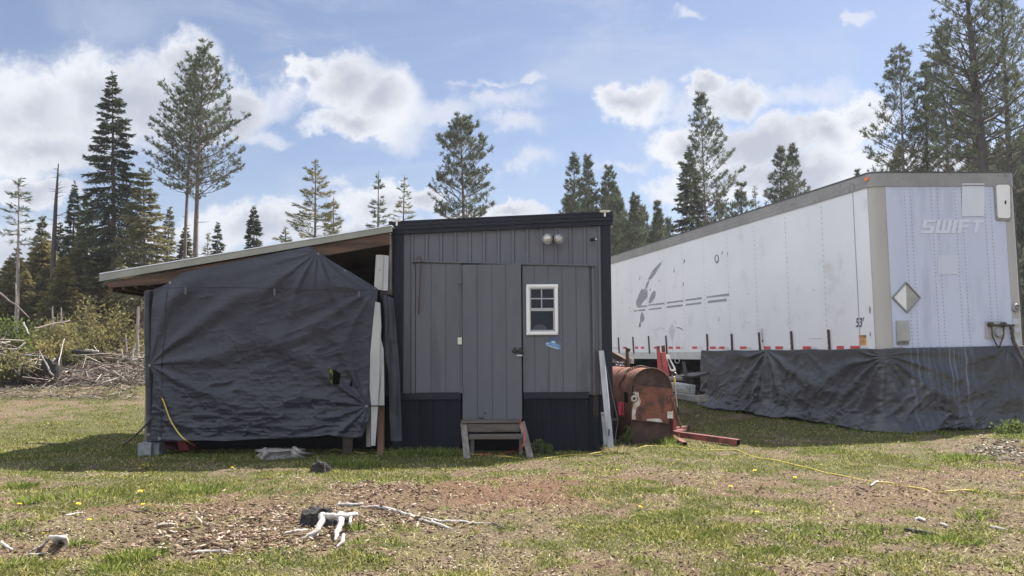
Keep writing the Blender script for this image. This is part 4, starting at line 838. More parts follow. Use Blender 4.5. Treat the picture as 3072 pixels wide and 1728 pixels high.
def build_trailer():
    S = thing('semi_trailer', 'long white box semi-trailer with grey rounded corner posts parked behind the shed', 'trailer', TP(1.3, 8, -1.3))
    b0 = TS((2616, 800))[0]; a0 = TF((2663, 780))[0]; rt = .215
    ctop = TH-rt
    # side panels
    m = MB(); 
    xs = [153,278,410,560,722,905,1113,1350,1622,1940,2222]; bs = [TS(r5(x, 900))[0] for x in xs]
    seams = sorted(bs); cur = bs[0]
    k = (bs[0]-bs[8])/8
    while cur+k < TLn-.3: cur += k; seams.append(cur)
    seams = sorted(seams); edges = [b0]+seams+[TLn]
    # slightly oil-canned panels: subdivided grid per side
    nb = 160; nc = 24; bb = np.linspace(b0, TLn, nb); cc = np.linspace(0, ctop, nc); Bm, Cm = np.meshgrid(bb, cc, indexing='ij')
    bow = .006*(fbm(Bm*.8, Cm*.5, 60, 3)-.5)*2 + .003*np.abs(np.sin(np.pi*(Bm-bs[-1])/k))
    def grid_to(vA, vB, vC): return np.array([tuple(TO)])+vA.reshape(-1,1)*np.array(T1)+vB.reshape(-1,1)*np.array(T2)+(vC*(1+KR*np.maximum(vA, 0))).reshape(-1,1)*np.array(T3)
    npmesh('side_wall', grid_to(bow*0-bow, Bm, Cm), grid_faces(nb, nc)[:, ::-1], 'twhite', S, smooth=True)
    m = MB(); tbox(m, TW-.02, TW, .2, TLn, 0, ctop); m.build('side_wall', 'twhite', S)
    m = MB(); tbox(m, 0.02, TW-.021, TLn-.05, TLn-.001, 0, ctop); m.build('rear_door', 'twhite', S)
    # front wall slightly bulged
    a1 = TW-a0+.02; na = 50; aa = np.linspace(a0, a1, na); A_, Cm = np.meshgrid(aa, np.linspace(0, ctop, 24), indexing='ij')
    bul = .004*(fbm(A_*1.5, Cm*1.2, 66, 3)-.5)*2
    npmesh('front_wall', grid_to(A_, -bul-.004, Cm), grid_faces(na, 24), 'tfront', S, smooth=True)
    # corner posts
    def corner(side):
        m = MB(); n = 8; pr = []
        for i in range(n+1):
            t = i/n*math.pi/2; a = a0*(1-math.cos(math.pi/2-t)) if False else a0*(1-math.cos(t)); b = b0*(1-math.sin(t)); pr.append((a, b))
        pr = [(-.004, b0+.02), (-.006, b0)] + pr[1:-1] + [(a0, -.010), (a0+.02, -.008)]
        base = len(m.v)
        for (a, b) in pr:
            aa_ = a if side == 0 else TW-a
            m.v += [tuple(TP(aa_, b, -.02)), tuple(TP(aa_, b, ctop+.003))]
        for i in range(len(pr)-1): m.f.append((base+2*i, base+2*i+2, base+2*i+3, base+2*i+1) if side == 0 else (base+2*i+1, base+2*i+3, base+2*i+2, base+2*i))
        return m.build('corner_post', 'tgrey', S, smooth=True)
    corner(0); corner(1)
    # top rail following the rounded plan
    def band(name, c0, c1, out, mt, closed_top=False):
        m = MB(); pr = [(-out, TLn)] + [(-out, b0)]
        for i in range(1, 8): t = i/8*math.pi/2; pr.append((a0*(1-math.cos(t))-out*math.cos(t), b0*(1-math.sin(t))-out*math.sin(t)))
        pr += [(a0, -out), (TW-a0, -out)]
        for i in range(1, 8): t = i/8*math.pi/2; pr.append((TW-a0*(1-math.sin(t))+out*math.sin(t), b0*(1-math.cos(t))-out*math.cos(t)))
        pr += [(TW+out, b0), (TW+out, TLn)]
        n = len(pr)
        for (a, b) in pr: m.v += [tuple(TP(a, b, c0)), tuple(TP(a, b, c1))]
        for i in range(n-1): m.f.append((2*i, 2*i+2, 2*i+3, 2*i+1))
        if closed_top: m.f.append(tuple(2*i+1 for i in range(n)))
        o = m.build(name, mt, S); return o
    o = band('top_rail', ctop, TH-.012, .014, 'trail'); o.modifiers.new('t', 'SOLIDIFY').thickness = .012
    o = band('roof', TH-.011, TH+.012, .022, mat('rail_cap', (.05,.05,.055), (.09,.09,.09), 6, .5), True)
    o = band('rail_lip', ctop-.028, ctop-.001, .020, 'trail'); o.modifiers.new('t', 'SOLIDIFY').thickness = .01
    # lower rail and floor
    m = MB(); cb = TS(r5(500, 1365))[1]; tbox(m, -.006, .05, b0, TLn, cb, -.002); m.build('bottom_rail', mat('lower_rail', (.44,.44,.43), (.52,.52,.50), 3, .5), S)
    m = MB(); tbox(m, .06, TW-.06, .2, TLn-.1, -.16, -.06)
    for b in np.arange(.5, 16, .45): tbox(m, .06, TW-.06, b, b+.06, -.26, -.161)
    tbox(m, .75, .95, .6, 15.5, -.5, -.262); tbox(m, 1.65, 1.85, .6, 15.5, -.5, -.262); m.build('chassis', 'dark', S)
    for a in (.55, 1.95):
        m = MB(); tbox(m, a, a+.12, 2.6, 2.75, -1.25, -.262); tbox(m, a-.06, a+.18, 2.5, 2.85, -1.33, -1.2501); m.build('landing_leg', 'blacksteel', S)
    for b in (12.9, 14.2):
        for a in (.12, TW-.12):
            m = MB(); s_ = -1 if a < 1 else 1; m.tube([TP(a-s_*0, b, -.85), TP(a-s_*.28, b, -.85)], .50, 28); w = m.build('wheel', 'blackhose', S, bevel=.02)
            m = MB(); m.tube([TP(a+s_*.004, b, -.85), TP(a-s_*.02, b, -.85)], [.28, .22], 20); m.build('rim', 'white', w)
    # rivets
    def rivets(pts, nrm, r=.0085):
        V = []; Fc = []; a = nrm.orthogonal().normalized(); d = nrm.cross(a)
        for p in pts:
            b = len(V)
            for i in range(6): th = math.pi*i/3; V.append(tuple(p+(a*math.cos(th)+d*math.sin(th))*r))
            V.append(tuple(p+nrm*r*.6))
            for i in range(6): Fc.append((b+i, b+(i+1)%6, b+6))
        return np.array(V), np.array(Fc)
    pts = []
    for b in bs[:-1]:
        c = .06
        while c < ctop-.04: pts.append(TP(-.0095, b, c)); c += .10
    v, f = rivets(pts, -T1, .013); npmesh('rivet_row', v, f, mat('rivet_grey', (.36,.37,.40), None, rough=.5), S)['kind'] = 'stuff'
    b = bs[-1]; m = MB(); tbox(m, -.012, -.004, b, b+.012, 0, ctop-.03); m.build('panel_seam', mat('seam_grey', (.42,.42,.44), None, rough=.5), S)  # grey strip over the panel joint
    pts = []
    for (xa, xb) in ((253,283),(388,418),(507,540),(653,684)):
        for x in (xa, xb):
            at = TF(r6(x, 110))[0]; ab = TF(r6(x+38, 930))[0]; c = .05
            am = (at+ab)/2
            while c < ctop-.03: pts.append(TP(am, -.0085, c)); c += .062
    for k in range(60): pts.append(TP(a0+.04+(TW-2*a0-.05)*k/59, -.0085, .03))
    v, f = rivets(pts, -T2, .009); npmesh('rivet_row', v, f, mat('rivet_dark', (.13,.14,.18), None, rough=.5), S)['kind'] = 'stuff'
    pts = []
    for k in range(70): c = .03+(ctop-.06)*k/69; pts += [TP(-.0065, b0+.006, c), TP(a0+.008, -.0115, c)]
    for k in range(150): pts.append(TP(-.016, b0+.1*k+.05, ctop+.06))
    v, f = rivets(pts, (-T1-T2).normalized(), .007); npmesh('rivet_row', v, f, mat('rivet_brown', (.12,.11,.10), None, rough=.5), S)['kind'] = 'stuff'
    # dark uprights (stakes)
    m = None
    for (xt, yt, xb_, yb) in ((156,1180,164,1305),(281,1175,290,1308),(416,1168,425,1310),(565,1166,573,1310),(918,1150,924,1300),(1128,1147,1135,1290),(1364,1136,1374,1285),(1640,1125,1650,1285),(1961,1112,1972,1290)):
        b, ct = TS(r5(xt, yt), .02); bl, cbm = TS(r5(xb_, yb), .02); m = MB(); w = .022
        m.hexa([TP(-.035,bl-w,cbm-.03),TP(-.012,bl-w,cbm-.03),TP(-.012,bl+w,cbm-.03),TP(-.035,bl+w,cbm-.03),TP(-.035,b-w,ct),TP(-.012,b-w,ct),TP(-.012,b+w,ct),TP(-.035,b+w,ct)])
        m.build('stake', 'maroon', S)
    # conspicuity tape
    m = MB(); mw = MB()
    for (x0, x1) in ((200,228),(303,330),(353,382),(466,492),(590,628),(652,690),(793,835),(948,996),(1026,1072),(1204,1260),(1407,1466),(1508,1572),(1744,1815),(2035,2095),(2152,2235)):
        y = 1268-.00*x0; h = 8+x0/400; y = 1268 if x0 < 1900 else 1266; sdec(m, r5, [(x0, y-h), (x1, y-h), (x1+1, y+h), (x0+1, y+h)], off=.008)
    for (x0, x1) in ((108,150),(690,724),(835,885),(996,1024),(1072,1110),(1262,1300),(1815,1862),(2236,2300)):
        sdec(mw, r5, [(x0+1, 1260), (x1, 1260), (x1, 1277), (x0+1, 1277)], off=.008)
    m.build('red_tape', 'tapered', S); mw.build('white_tape', mat('faded_tape', (.58,.585,.59), (.66,.66,.665), 30, .5), S)
    # old decal remains: slanting streak, bars, ring, leaf
    m = MB()
    P = [[(312,905),(312,870),(328,830),(345,790),(362,758),(378,772),(392,755),(400,715),(425,683),(412,735),(382,780),(405,770),(408,830),(390,850),(362,880),(350,912)],
         [(412,680),(440,630),(462,595),(500,555),(527,530),(522,556),(500,585),(470,640),(448,668),(428,684)],
         [(528,528),(534,517),(532,530)], [(418,882),(424,850),(445,800),(470,775),(480,792),(474,830),(452,868),(430,890)], [(428,768),(438,758),(434,780)],
         [(320,912),(404,902),(404,915),(320,925)],[(418,898),(555,879),(555,893),(418,908)],[(575,876),(718,857),(718,872),(575,890)],[(734,854),(875,834),(875,852),(734,868)],[(917,829),(1110,800),(1110,821),(917,842)],
         [(290,948),(322,944),(322,955),(290,959)],[(330,942),(388,936),(388,949),(330,955)],[(420,935),(530,919),(530,934),(420,944)],[(576,912),(712,895),(712,912),(576,928)],[(738,893),(870,875),(870,892),(738,908)],[(928,866),(1088,846),(1088,867),(928,886)],
         [(345,1025),(350,985),(362,958),(376,985),(384,1020),(372,1045),(356,1052)],[(250,920),(262,922),(256,932)],[(256,952),(266,952),(264,964)],[(502,692),(520,684),(508,698)]]
    for p in P: sdec(m, r5, p, off=.0065)
    m.build('old_decal', 'decal', S)
    m = MB(); 
    for i, (x, y, rx, ry) in enumerate(((1006,505,13,30),(340,660,6,20),(638,590,7,22),(1018,1012,11,26),(648,1040,8,20))):
        b, c = TS(r5(x, y)); b1, _ = TS(r5(x+rx, y)); rr_ = abs(b1-b); _, c1 = TS(r5(x, y-ry)); rc = c1-c; n = 20; bm = []
        base = len(m.v)
        for k in range(n):
            th = 2*math.pi*k/n; m.v += [tuple(TP(-.007, b+rr_*math.cos(th), c+rc*math.sin(th))), tuple(TP(-.016, b+rr_*.82*math.cos(th), c+rc*.82*math.sin(th)))]
        for k in range(n): k2 = (k+1) % n; m.f.append((base+2*k, base+2*k+1, base+2*k2+1, base+2*k2))
        m.f.append(tuple(base+2*k+1 for k in range(n)))
    m.build('marker_lens', mat('clear_lens', (.66,.68,.72), None, rough=.25), S)
    m = MB()
    b, c = TS(r5(1006, 505)); m.torus(TP(-.012, b, c), T1, .09, .010, 22, 5)
    for p in ([(1046,466),(1052,436),(1056,436),(1050,470)], [(1094,455),(1099,452),(1101,472),(1096,474)], [(335,1090),(340,1060),(348,1035),(352,1060),(350,1088),(344,1094)], [(336,678),(345,672),(342,688)],[(630,604),(640,600),(640,622),(634,622)],
              [(1270,1052),(1288,1052),(1288,1055),(1270,1055)],[(1830,771),(1844,770),(1844,774),(1830,775)],[(1264,806),(1278,805),(1278,808),(1264,809)],[(655,1094),(680,1092),(700,1100),(716,1116),(712,1120),(694,1106),(676,1100),(656,1100)],
              [(722,512),(732,508),(732,520),(724,545),(720,540)],[(716,706),(722,706),(716,744),(712,744)],[(1152,872+300),(1154,872+300),(1154,1174),(1152,1174)]): sdec(m, r5, p, off=.0065)
    m.build('scratch', 'decald', S)
    m = MB(); 
    for p in ([(445,1112),(490,1110),(520,1090),(560,1104),(560,1110),(520,1098),(492,1117),(445,1118)], [(623,1055),(648,1120),(625,1218),(588,1130)], [(1795,1188),(1912,1184),(1912,1190),(1795,1192)], [(624,1218),(627,1218),(628,1300),(625,1300)]): sdec(m, r5, p, off=.006)
    m.build('faded_mark', mat('faded_mark', (.50,.51,.50), (.58,.59,.58), 30, .6), S)
    # arrow label
    m = MB(); sdec(m, r5, [(1375,1102),(1406,1102),(1412,1252),(1381,1252)], off=.0065); lb = m.build('arrow_label', mat('label_white', (.62,.63,.65), None, rough=.5), S)
    m = MB(); sdec(m, r5, [(1389,1106),(1393,1106),(1400,1205),(1396,1205)], off=.0085); sdec(m, r5, [(1391,1204),(1406,1204),(1400,1232)], off=.0085); m.build('arrow', 'ink', lb)
    # 53' lettering
    v, f = text_mesh("53'", 1.0, .22, .012, .82); h = TS(r5(2240, 1008))[1]-TS(r5(2240, 1090))[1]
    sf = h/ (v[:,1].max()-v[:,1].min()); bl, cl = TS(r5(2198, 1090)); 
    m = MB(); base = 0; m.v = [tuple(TP(-.0095, bl-x*sf, cl+y*sf)) for x, y, z in v]; m.f = f; m.build('lettering', 'navy', S)
    # orange warning label
    m = MB(); sdec(m, r5, [(2226,1183),(2288,1183),(2290,1248),(2228,1246)], off=.0065); wl = m.build('warning_label', 'orange', S)
    m = MB(); sdec(m, r5, [(2225,1161),(2287,1159),(2288,1182),(2226,1182)], off=.0068)
    for y in (1193, 1203, 1213, 1223, 1233): sdec(m, r5, [(2234+(y%4),y),(2282-(y%6),y),(2282-(y%6),y+3),(2234+(y%4),y+3)], off=.0085, th=.001)
    m.build('label_print', mat('label_print', (.10,.06,.04), (.30,.14,.06), 80, .6), wl)
    m = MB(); sdec(m, r5, [(2230,1167),(2282,1166),(2282,1169),(2230,1170)], off=.009); sdec(m, r5, [(2236,1174),(2276,1173),(2276,1176),(2236,1177)], off=.009); m.build('label_print', 'orange', wl)
    # reflectors near the corner
    m = MB(); sdec(m, r5, [(2313,918),(2322,914),(2328,935),(2326,975),(2318,975),(2312,950)], off=.0065); sdec(m, r5, [(2318,1135),(2328,1135),(2328,1168),(2318,1168)], off=.0065); m.build('reflector', 'decal', S)
    # rust bits by the corner
    # ---- front wall items
    m = MB(); Lw = {'S': (1.12, [(0,.80,1,1),(0,.56,.32,.80),(0,.40,1,.56),(.68,.20,1,.40),(0,0,1,.20)]), 'W': (1.32, [(0,0,.30,1),(.46,.0,.74,1),(.90,0,1.2,1),(.30,0,.46,.2),(.74,0,.90,.2)]), 'I': (.48, [(0,0,.34,1)]), 'F': (1.02, [(0,0,.32,1),(.32,.78,.95,1),(.32,.40,.85,.58)]), 'T': (1, [(0,.76,1,1),(.34,0,.66,.76)])}
    aL, cB = TF(r6(334, 367)); aR, _ = TF(r6(655, 367)); cT = TF(r6(500, 298))[1]; hh = cT-cB; tot = sum(Lw[c][0] for c in 'SWIFT')-.02+.30; sx = (aR-aL)/tot; x = 0
    for ch in 'SWIFT':
        w, rs = Lw[ch]
        for (x0, y0, x1, y1) in rs:
            P = [(x+x0+.30*y0, y0), (x+x1+.30*y0, y0), (x+x1+.30*y1, y1), (x+x0+.30*y1, y1)]
            m.prism([TP(aL+px*sx, -.0125, cB+py*hh) for px, py in P], T2*.001)
        x += w
    m.build('faded_lettering', 'tfaded', S)
    def frect(name, x0, y0, x1, y1, off, th, mt, par=S, bev=0):
        m = MB(); fdec(m, r6, [(x0,y0),(x1,y0),(x1,y1),(x0,y1)], off=off, th=th); return m.build(name, mt, par, bevel=bev)
    frect('repair_panel', 540, 118, 652, 282, .013, .003, mat('patch_white', (.60,.63,.69), (.64,.66,.71), 2, .4))
    frect('pale_patch', 420, 475, 524, 572, .0095, .001, mat('patch_pale', (.545,.58,.68), None, rough=.45))
    m = MB(); fdec(m, r6, [(708,118),(772,116),(784,128),(786,290),(778,306),(716,304),(707,292),(699,130)], off=.012, th=.012); hp = m.build('vent_frame', mat('vent_frame', (.20,.195,.18), (.30,.29,.27), 20, .5), S, bevel=.003)
    m = MB(); fdec(m, r6, [(713,126),(767,125),(776,136),(778,286),(772,292),(722,290),(716,284),(708,136)], off=.0245, th=.006); m.build('vent_door', 'white', hp)
    frect('latch', 749, 204, 757, 222, .032, .004, 'ink', hp)
    # diamond placard holder
    m = MB()
    P = [(258,611),(329,688),(265,762),(191,688)]
    for i in range(4):
        a = P[i]; b = P[(i+1) % 4]; A = TP(TF(r6(*a))[0], -.022, TF(r6(*a))[1]); B = TP(TF(r6(*b))[0], -.022, TF(r6(*b))[1]); m.beam(A, B, .016, .028, up=tuple(T2))
    dp = m.build('placard_frame', 'trail', S); 
    m = MB(); fdec(m, r6, [(262,622),(320,688),(264,752)], off=.010, th=.004); m.build('placard_half', mat('placard_grey', (.30,.30,.27), (.36,.36,.33), 8, .5), dp)
    m = MB(); fdec(m, r6, [(261,622),(263,752),(201,688)], off=.010, th=.004); m.build('placard_half', 'white', dp)
    # document box
    m = MB(); fdec(m, r6, [(210,803),(268,801),(273,906),(214,909)], off=.012, th=.05); bx = m.build('document_box', 'box', S, bevel=.008)
    m = MB(); fdec(m, r6, [(216,808),(265,806),(269,900),(219,903)], off=.0625, th=.008); m.build('box_lid', 'box', bx, bevel=.004)
    m = MB(); fdec(m, r6, [(213,910),(272,908),(272,922),(216,924)], off=.012, th=.02); m.build('box_bracket', 'decald', bx)
    m = MB()
    for i in range(26):
        x = 193+i*2.1+random.uniform(-1,1); y = 938+random.uniform(-3,3); fdec(m, r6, [(x,y-2),(x+1.8,y-2),(x+1.8,y+2),(x,y+2)], off=.0145, th=.002)
    for i in range(46):
        x = random.uniform(280, 800); y = 938+random.uniform(-5,5); w = random.uniform(1, 5); fdec(m, r6, [(x,y-2),(x+w,y-2),(x+w,y+2),(x,y+2)], off=.0145+i*.00002, th=.001)
    m.build('lower_edge_scuff', 'decal', S)
    # round socket, gladhands and hanging grease streak
    q = TF(r6(806, 740)); m = MB(); m.disc(TP(q[0], -.012, q[1]), -T2, .075, .03, 22); m.torus(TP(q[0], -.045, q[1]), T2, .06, .014, 22, 7); sk = m.build('round_socket', mat('socket_grey', (.22,.22,.21), (.32,.32,.31), 12, .5), S, smooth=False)
    m = MB(); m.disc(TP(q[0]+.005, -.0425, q[1]), -T2, .03, .012, 14); m.build('socket_core', 'decald', sk)
    frect('connector_plate', 656, 806, 752, 894, .012, .006, 'box')
    gl = thing_part = None
    m = MB()
    for (x, y) in ((674, 823), (738, 823)):
        q = TF(r6(x, y)); m.disc(TP(q[0], -.02, q[1]), -T2, .042, .07, 14); m.disc(TP(q[0], -.091, q[1]), -T2, .03, .015, 12)
    A = TF(r6(674, 826)); B = TF(r6(790, 828)); m.tube([TP(A[0], -.06, A[1]), TP(B[0], -.06, B[1])], .020, 8); gh_ = m.build('air_coupling', 'dirty', S)
    q = TF(r6(716, 862)); m = MB(); m.disc(TP(q[0], -.0185, q[1]), -T2, .085, .05, 18, .07); m.build('electric_socket', 'decal', S)
    for pts in (((678,835),(682,880),(700,920),(712,940)), ((740,835),(736,880),(724,915),(716,940))):
        m = MB(); m.tube([TP(TF(r6(*p))[0], -.06, TF(r6(*p))[1]) for p in pts], .012, 6); m.build('air_line', 'rustdark' if pts[0][0] > 700 else 'dirty', S, smooth=True)
    for i, (x0,y0,x1,y1) in enumerate(((792,793,826,822),(804,840,830,860),(790,890,830,926))): frect('info_plate', x0, y0, x1, y1, .012, .002, mat('plate%d' % i, (.50,.53,.60), (.40,.42,.46), 60, .45))
    # amber light on the corner
    q = W(*r6(109, 67), 14.2); d = (q-C0).normalized(); b_, c_ = TS(r6(109, 67)); m = MB()
    pc = TP(-.02, b0*.93, TH-.10); m.disc(pc, -T1-T2*.3, .042, .02, 16, .034); m.build('marker_lamp', 'amber', S)
    return b0, a0
b0T, a0T = build_trailer()
def build_skirt():
    bst = TS((2109, 1056))[0]
    path = [(-.02, bst)]
    n1 = 200
    for i in range(1, n1): path.append((-.02, bst+(b0T-bst)*i/(n1-1)))
    for i in range(1, 12): t = i/12*math.pi/2; path.append((a0T*(1-math.cos(t))-.02*math.cos(t), b0T*(1-math.sin(t))-.025*math.sin(t)))
    for i in range(0, 150): path.append((a0T+(TW-2*a0T)*i/149, -.028))
    for i in range(1, 12): t = i/12*math.pi/2; path.append((TW-a0T*(1-math.sin(t))+.02*math.sin(t), b0T*(1-math.cos(t))-.025*math.cos(t)))
    for i in range(0, 90): path.append((TW+.02, b0T+(15.5-b0T)*i/89))  # unseen far side, added to keep the trailer underside dark
    pa = np.array(path); ds = np.r_[0, np.cumsum(np.hypot(*np.diff(pa, axis=0).T))]
    tg = np.gradient(pa, axis=0); tg /= np.linalg.norm(tg, axis=1)[:,None]; nr = np.stack([tg[:,1], -tg[:,0]], 1)   # outward
    # orientation: at the start the path runs to -b ; outward must be -a
    if nr[0,0] > 0: nr = -nr
    nv = 130; s = ds[:,None]; t = np.linspace(0, 1, nv)[None,:]
    scorner = ds[n1+6]; 
    sp = ds[np.argmin(np.abs(pa[:n1,1]-TS(g1(543,275))[0]))]
    ctop = .045-.018*np.abs(np.sin((s-sp)*2.1))*np.ones_like(t)*(s < scorner) - .012*(s >= scorner)
    base = np.array(TO)[None,:]+pa[:,0:1]*np.array(T1)+pa[:,1:2]*np.array(T2)
    zg = gh(base[:,0], base[:,1])[:,None]
    ctopz = TO.z+(pa[:,1:2]*T2.z+pa[:,0:1]*T1.z)+ctop
    h = ctopz-zg
    bot = .01+.04*vn(s*2.2, s*0, 90)+.05*(vn(s*.9, s*0, 91))
    z = ctopz-(h-bot)*t
    yy = -t*1.35
    anc = [(sp, -.02, .12, 12, 1.1, .5), (scorner, -.12, .07, 17, 1.5, .2), (0, 0, .04, 9, 1.5, 1), (scorner-2.2, 0, .02, 9, 1.2, 0), (scorner+2.4, .0, .04, 11, 1.3, .4), (scorner+1.2, -1.35, .04, 8, .8, 0), (sp+.3, -1.4, .05, 9, .9, 0)]
    d = folds(s+0*t, yy, anc, 3)
    lows = t**1.2
    d = d + (ridge(s*2.6+yy*1.5, yy*4.2-s, 44, 3)**5-.12)*.035*(.2+lows) + (ridge(s*6+yy*4, yy*7-s*2, 47, 2)**4-.2)*.006*(.3+lows)
    a = s*.8+yy*.6; b = -s*.6+yy*.8
    d = d + (ridge(a*1.7, b*5.5, 21, 3)-.5)*.07*lows + (ridge(s*3.2, yy*6+s, 25, 3)-.5)*.035*lows + (fbm(s*1.2, yy*1.5, 29, 3)-.45)*.16*(.15+t) + (fbm(s*9, yy*9, 33, 3)-.5)*.008
    swag = .05*np.sin(np.clip(t*3.1, 0, np.pi))*np.abs(np.sin((s-sp)*.9)); d += swag*.6
    d = d*np.clip(t*9, 0, 1)
    flare = .10*t**3+.16*np.clip((t-.8)/.2, 0, 1)**1.5*(vn(s*1.3, s*0+4, 93))
    # pleat at the gather
    d += .10*np.exp(-((s-sp-.03*t)/(.03+.16*t))**2)*np.clip(t*4,0,1)*(1-.3*t) - .07*np.exp(-((s-sp+.10+.14*t)/(.03+.07*t))**2)*np.clip(t*4,0,1)*(1-.5*t)
    off = np.maximum(d+flare+.03, .012)
    off[:, 0] = .012
    P = base[:,None,:]+(nr[:,None,0:1]*np.array(T1)+nr[:,None,1:2]*np.array(T2))*off[:,:,None]
    P[...,2] = z
    P[...,2] = np.maximum(P[...,2], gh(P[...,0].ravel(), P[...,1].ravel()).reshape(P.shape[:2])+.004)
    mm = mat('skirt_tarp', (.036,.037,.045), (.048,.049,.058), 1.5, .40, .002, 30, spec=.55)
    # pale mineral run marks below the front wall
    tt = mm.node_tree; bs = tt.nodes['Principled BSDF']; old = bs.inputs['Base Color'].links[0].from_socket
    at = N(tt, 'ShaderNodeAttribute', attribute_name='run'); sp3 = N(tt, 'ShaderNodeSeparateXYZ'); tt.links.new(at.outputs['Vector'], sp3.inputs[0])
    cm = N(tt, 'ShaderNodeCombineXYZ'); tt.links.new(M(tt,'MULTIPLY',sp3.outputs[1],14.0), cm.inputs[0]); tt.links.new(M(tt,'MULTIPLY',sp3.outputs[2],.5), cm.inputs[1])
    nn = NOISE(tt, cm.outputs[0], 1.0, 5, .7); c = MIX(tt, M(tt,'MULTIPLY', MR(tt, nn.outputs[0], .46, .74), sp3.outputs[0]), old, (.27,.28,.37)); tt.links.new(c, bs.inputs['Base Color'])
    V = P.reshape(-1,3); o = npmesh('tarp', V, grid_faces(len(pa), nv)[:, ::-1], mm, smooth=True)
    u = s-scorner; run = (np.exp(-((u-.62)/.22)**2)*.7+np.exp(-((u-1.42)/.28)**2)*1.0+np.exp(-((u-1.0)/.1)**2)*.3)*(1-.45*t)+0*t
    at = o.data.attributes.new('run', 'FLOAT_VECTOR', 'POINT'); at.data.foreach_set('vector', np.stack([run.ravel(), (s+0*t).ravel(), (t+0*s).ravel()], 1).astype(np.float32).ravel())
    tag(o, 'long charcoal tarp skirt hung round the underside of the white trailer', 'tarp')
    # greasy hose hanging from the couplings in front of the tarp
    A = TF(r6(772, 830)); P = [TP(A[0], -.07, A[1]), TP(TF(r6(776,900))[0], -.10, TF(r6(776,900))[1]), TP(TF(r6(780,1000))[0], -.30, TF(r6(780,1000))[1]), TP(TF(r6(786,1120))[0], -.36, TF(r6(786,1120))[1]), TP(TF(r6(792,1240))[0], -.42, TF(r6(792,1240))[1])]
    Q = []
    for i in range(len(P)-1):
        for k in range(8): Q.append(P[i].lerp(P[i+1], k/8)+Vector((random.uniform(-.006,.006), 0, 0)))
    rs = [random.uniform(.026,.040)*(1-.6*(i/len(Q))**2) for i in range(len(Q))]
    m = MB(); m.tube(Q, rs, 8); tag(m.build('hanging_chain', 'dirty', smooth=True), 'thick dirty brown chain hanging from the trailer couplings over the tarp', 'chain')
build_skirt()
def build_junk():
    def pr(name, pts, Y, th, mt, lab, cat, bev=.003):
        m = MB(); m.prism([W(*r4(*p), Y) for p in pts], (0, th, 0)); return tag(m.build(name, mt, bevel=bev), lab, cat)
    def bm(name, a, Ya, b, Yb, w, h, mt, lab, cat='board'):
        m = MB(); m.beam(W(*r4(*a), Ya), W(*r4(*b), Yb), w, h); return tag(m.build(name, mt, bevel=.003), lab, cat)
    bm('board', (735,690), 18.2, (1012,640), 19.2, .5, .05, 'woodv', 'wide grey plank slanting under the trailer above the pipes')
    bm('board', (880,668), 18.0, (1015,632), 18.6, .3, .03, 'blacksteel', 'dark sheet lying on the slanting grey plank')
    bm('board', (735,760), 17.6, (905,790), 17.2, .28, .22, mat('bundle_grey', (.42,.43,.44), (.30,.31,.32), 12, .5), 'pale grey bundle of metal pieces under the trailer', 'metal bundle')
    bm('pipe', (740,740), 17.5, (900,752), 17.1, .07, .07, 'dirtywhite', 'upper white pipe on the bundle under the trailer', 'pipe')
    bm('pipe', (745,782), 17.3, (895,790), 16.9, .07, .07, 'pale', 'lower pale pipe on the bundle under the trailer', 'pipe')
    m = MB(); P = [W(*r4(760+20*k, 800+10*math.sin(k*1.7)), 17.3+.1*k) for k in range(14)]; m.tube(P, .035, 6); tag(m.build('hose', 'blackhose', smooth=True), 'black hose lying among junk beneath the trailer', 'hose')
    bm('board', (780,830), 16.6, (948,858), 16.0, .12, .10, 'block', 'long pale beam on the ground beneath the trailer')
    bm('board', (950,858), 16.0, (1030,852), 16.3, .14, .12, 'greywood', 'short grey block at the corner of the trailer tarp')
    bm('post', (842,540), 18.5, (876,730), 18.2, .06, .06, 'blacksteel', 'thin black strut standing under the trailer', 'post')
    m = MB(); q = W(*r4(787, 530), 17.5); m.torus(q, (.3,1,0), .045, .01, 14, 6); tag(m.build('ring', 'chrome', smooth=True), 'metal ring hanging from the trailer lower rail', 'ring')
build_junk()
# ------------------------------------------------------------------ trees
HAZE = .0005
LEAF = dict(
 dark=leafmat('fir_needles_dark', [(.050,.062,.045),(.080,.096,.066),(.12,.14,.09)], .3),
 mid=leafmat('fir_needles_mid', [(.075,.092,.045),(.115,.135,.062),(.17,.185,.09)], .35, (.13,.115,.05), .5),
 pine=leafmat('pine_needles', [(.065,.080,.056),(.11,.13,.085),(.18,.195,.125)], .32),
 pale=leafmat('pale_needles', [(.15,.145,.075),(.21,.20,.11),(.29,.265,.16)], .35, (.12,.13,.07), .5),
 olive=leafmat('olive_needles', [(.15,.135,.055),(.25,.22,.09),(.36,.31,.15)], .4, (.12,.13,.06), .5),
 green=leafmat('fresh_leaves', [(.07,.095,.028),(.12,.155,.045),(.20,.235,.08)], .4),
)
def quads(P, D, Ln, Wd, r=rng):
    """thin diamond leaves from P along D"""
    n = len(P); a = r.normal(size=(n,3)); s = np.cross(D, a); s /= np.linalg.norm(s, axis=1)[:,None]+1e-9
    mid = P+D*Ln[:,None]*.5; w = s*Wd[:,None]*.5
    V = np.stack([P, mid+w, P+D*Ln[:,None], mid-w], 1).reshape(-1,3); return V
def nrmz(a): return a/(np.linalg.norm(a, axis=-1, keepdims=True)+1e-9)
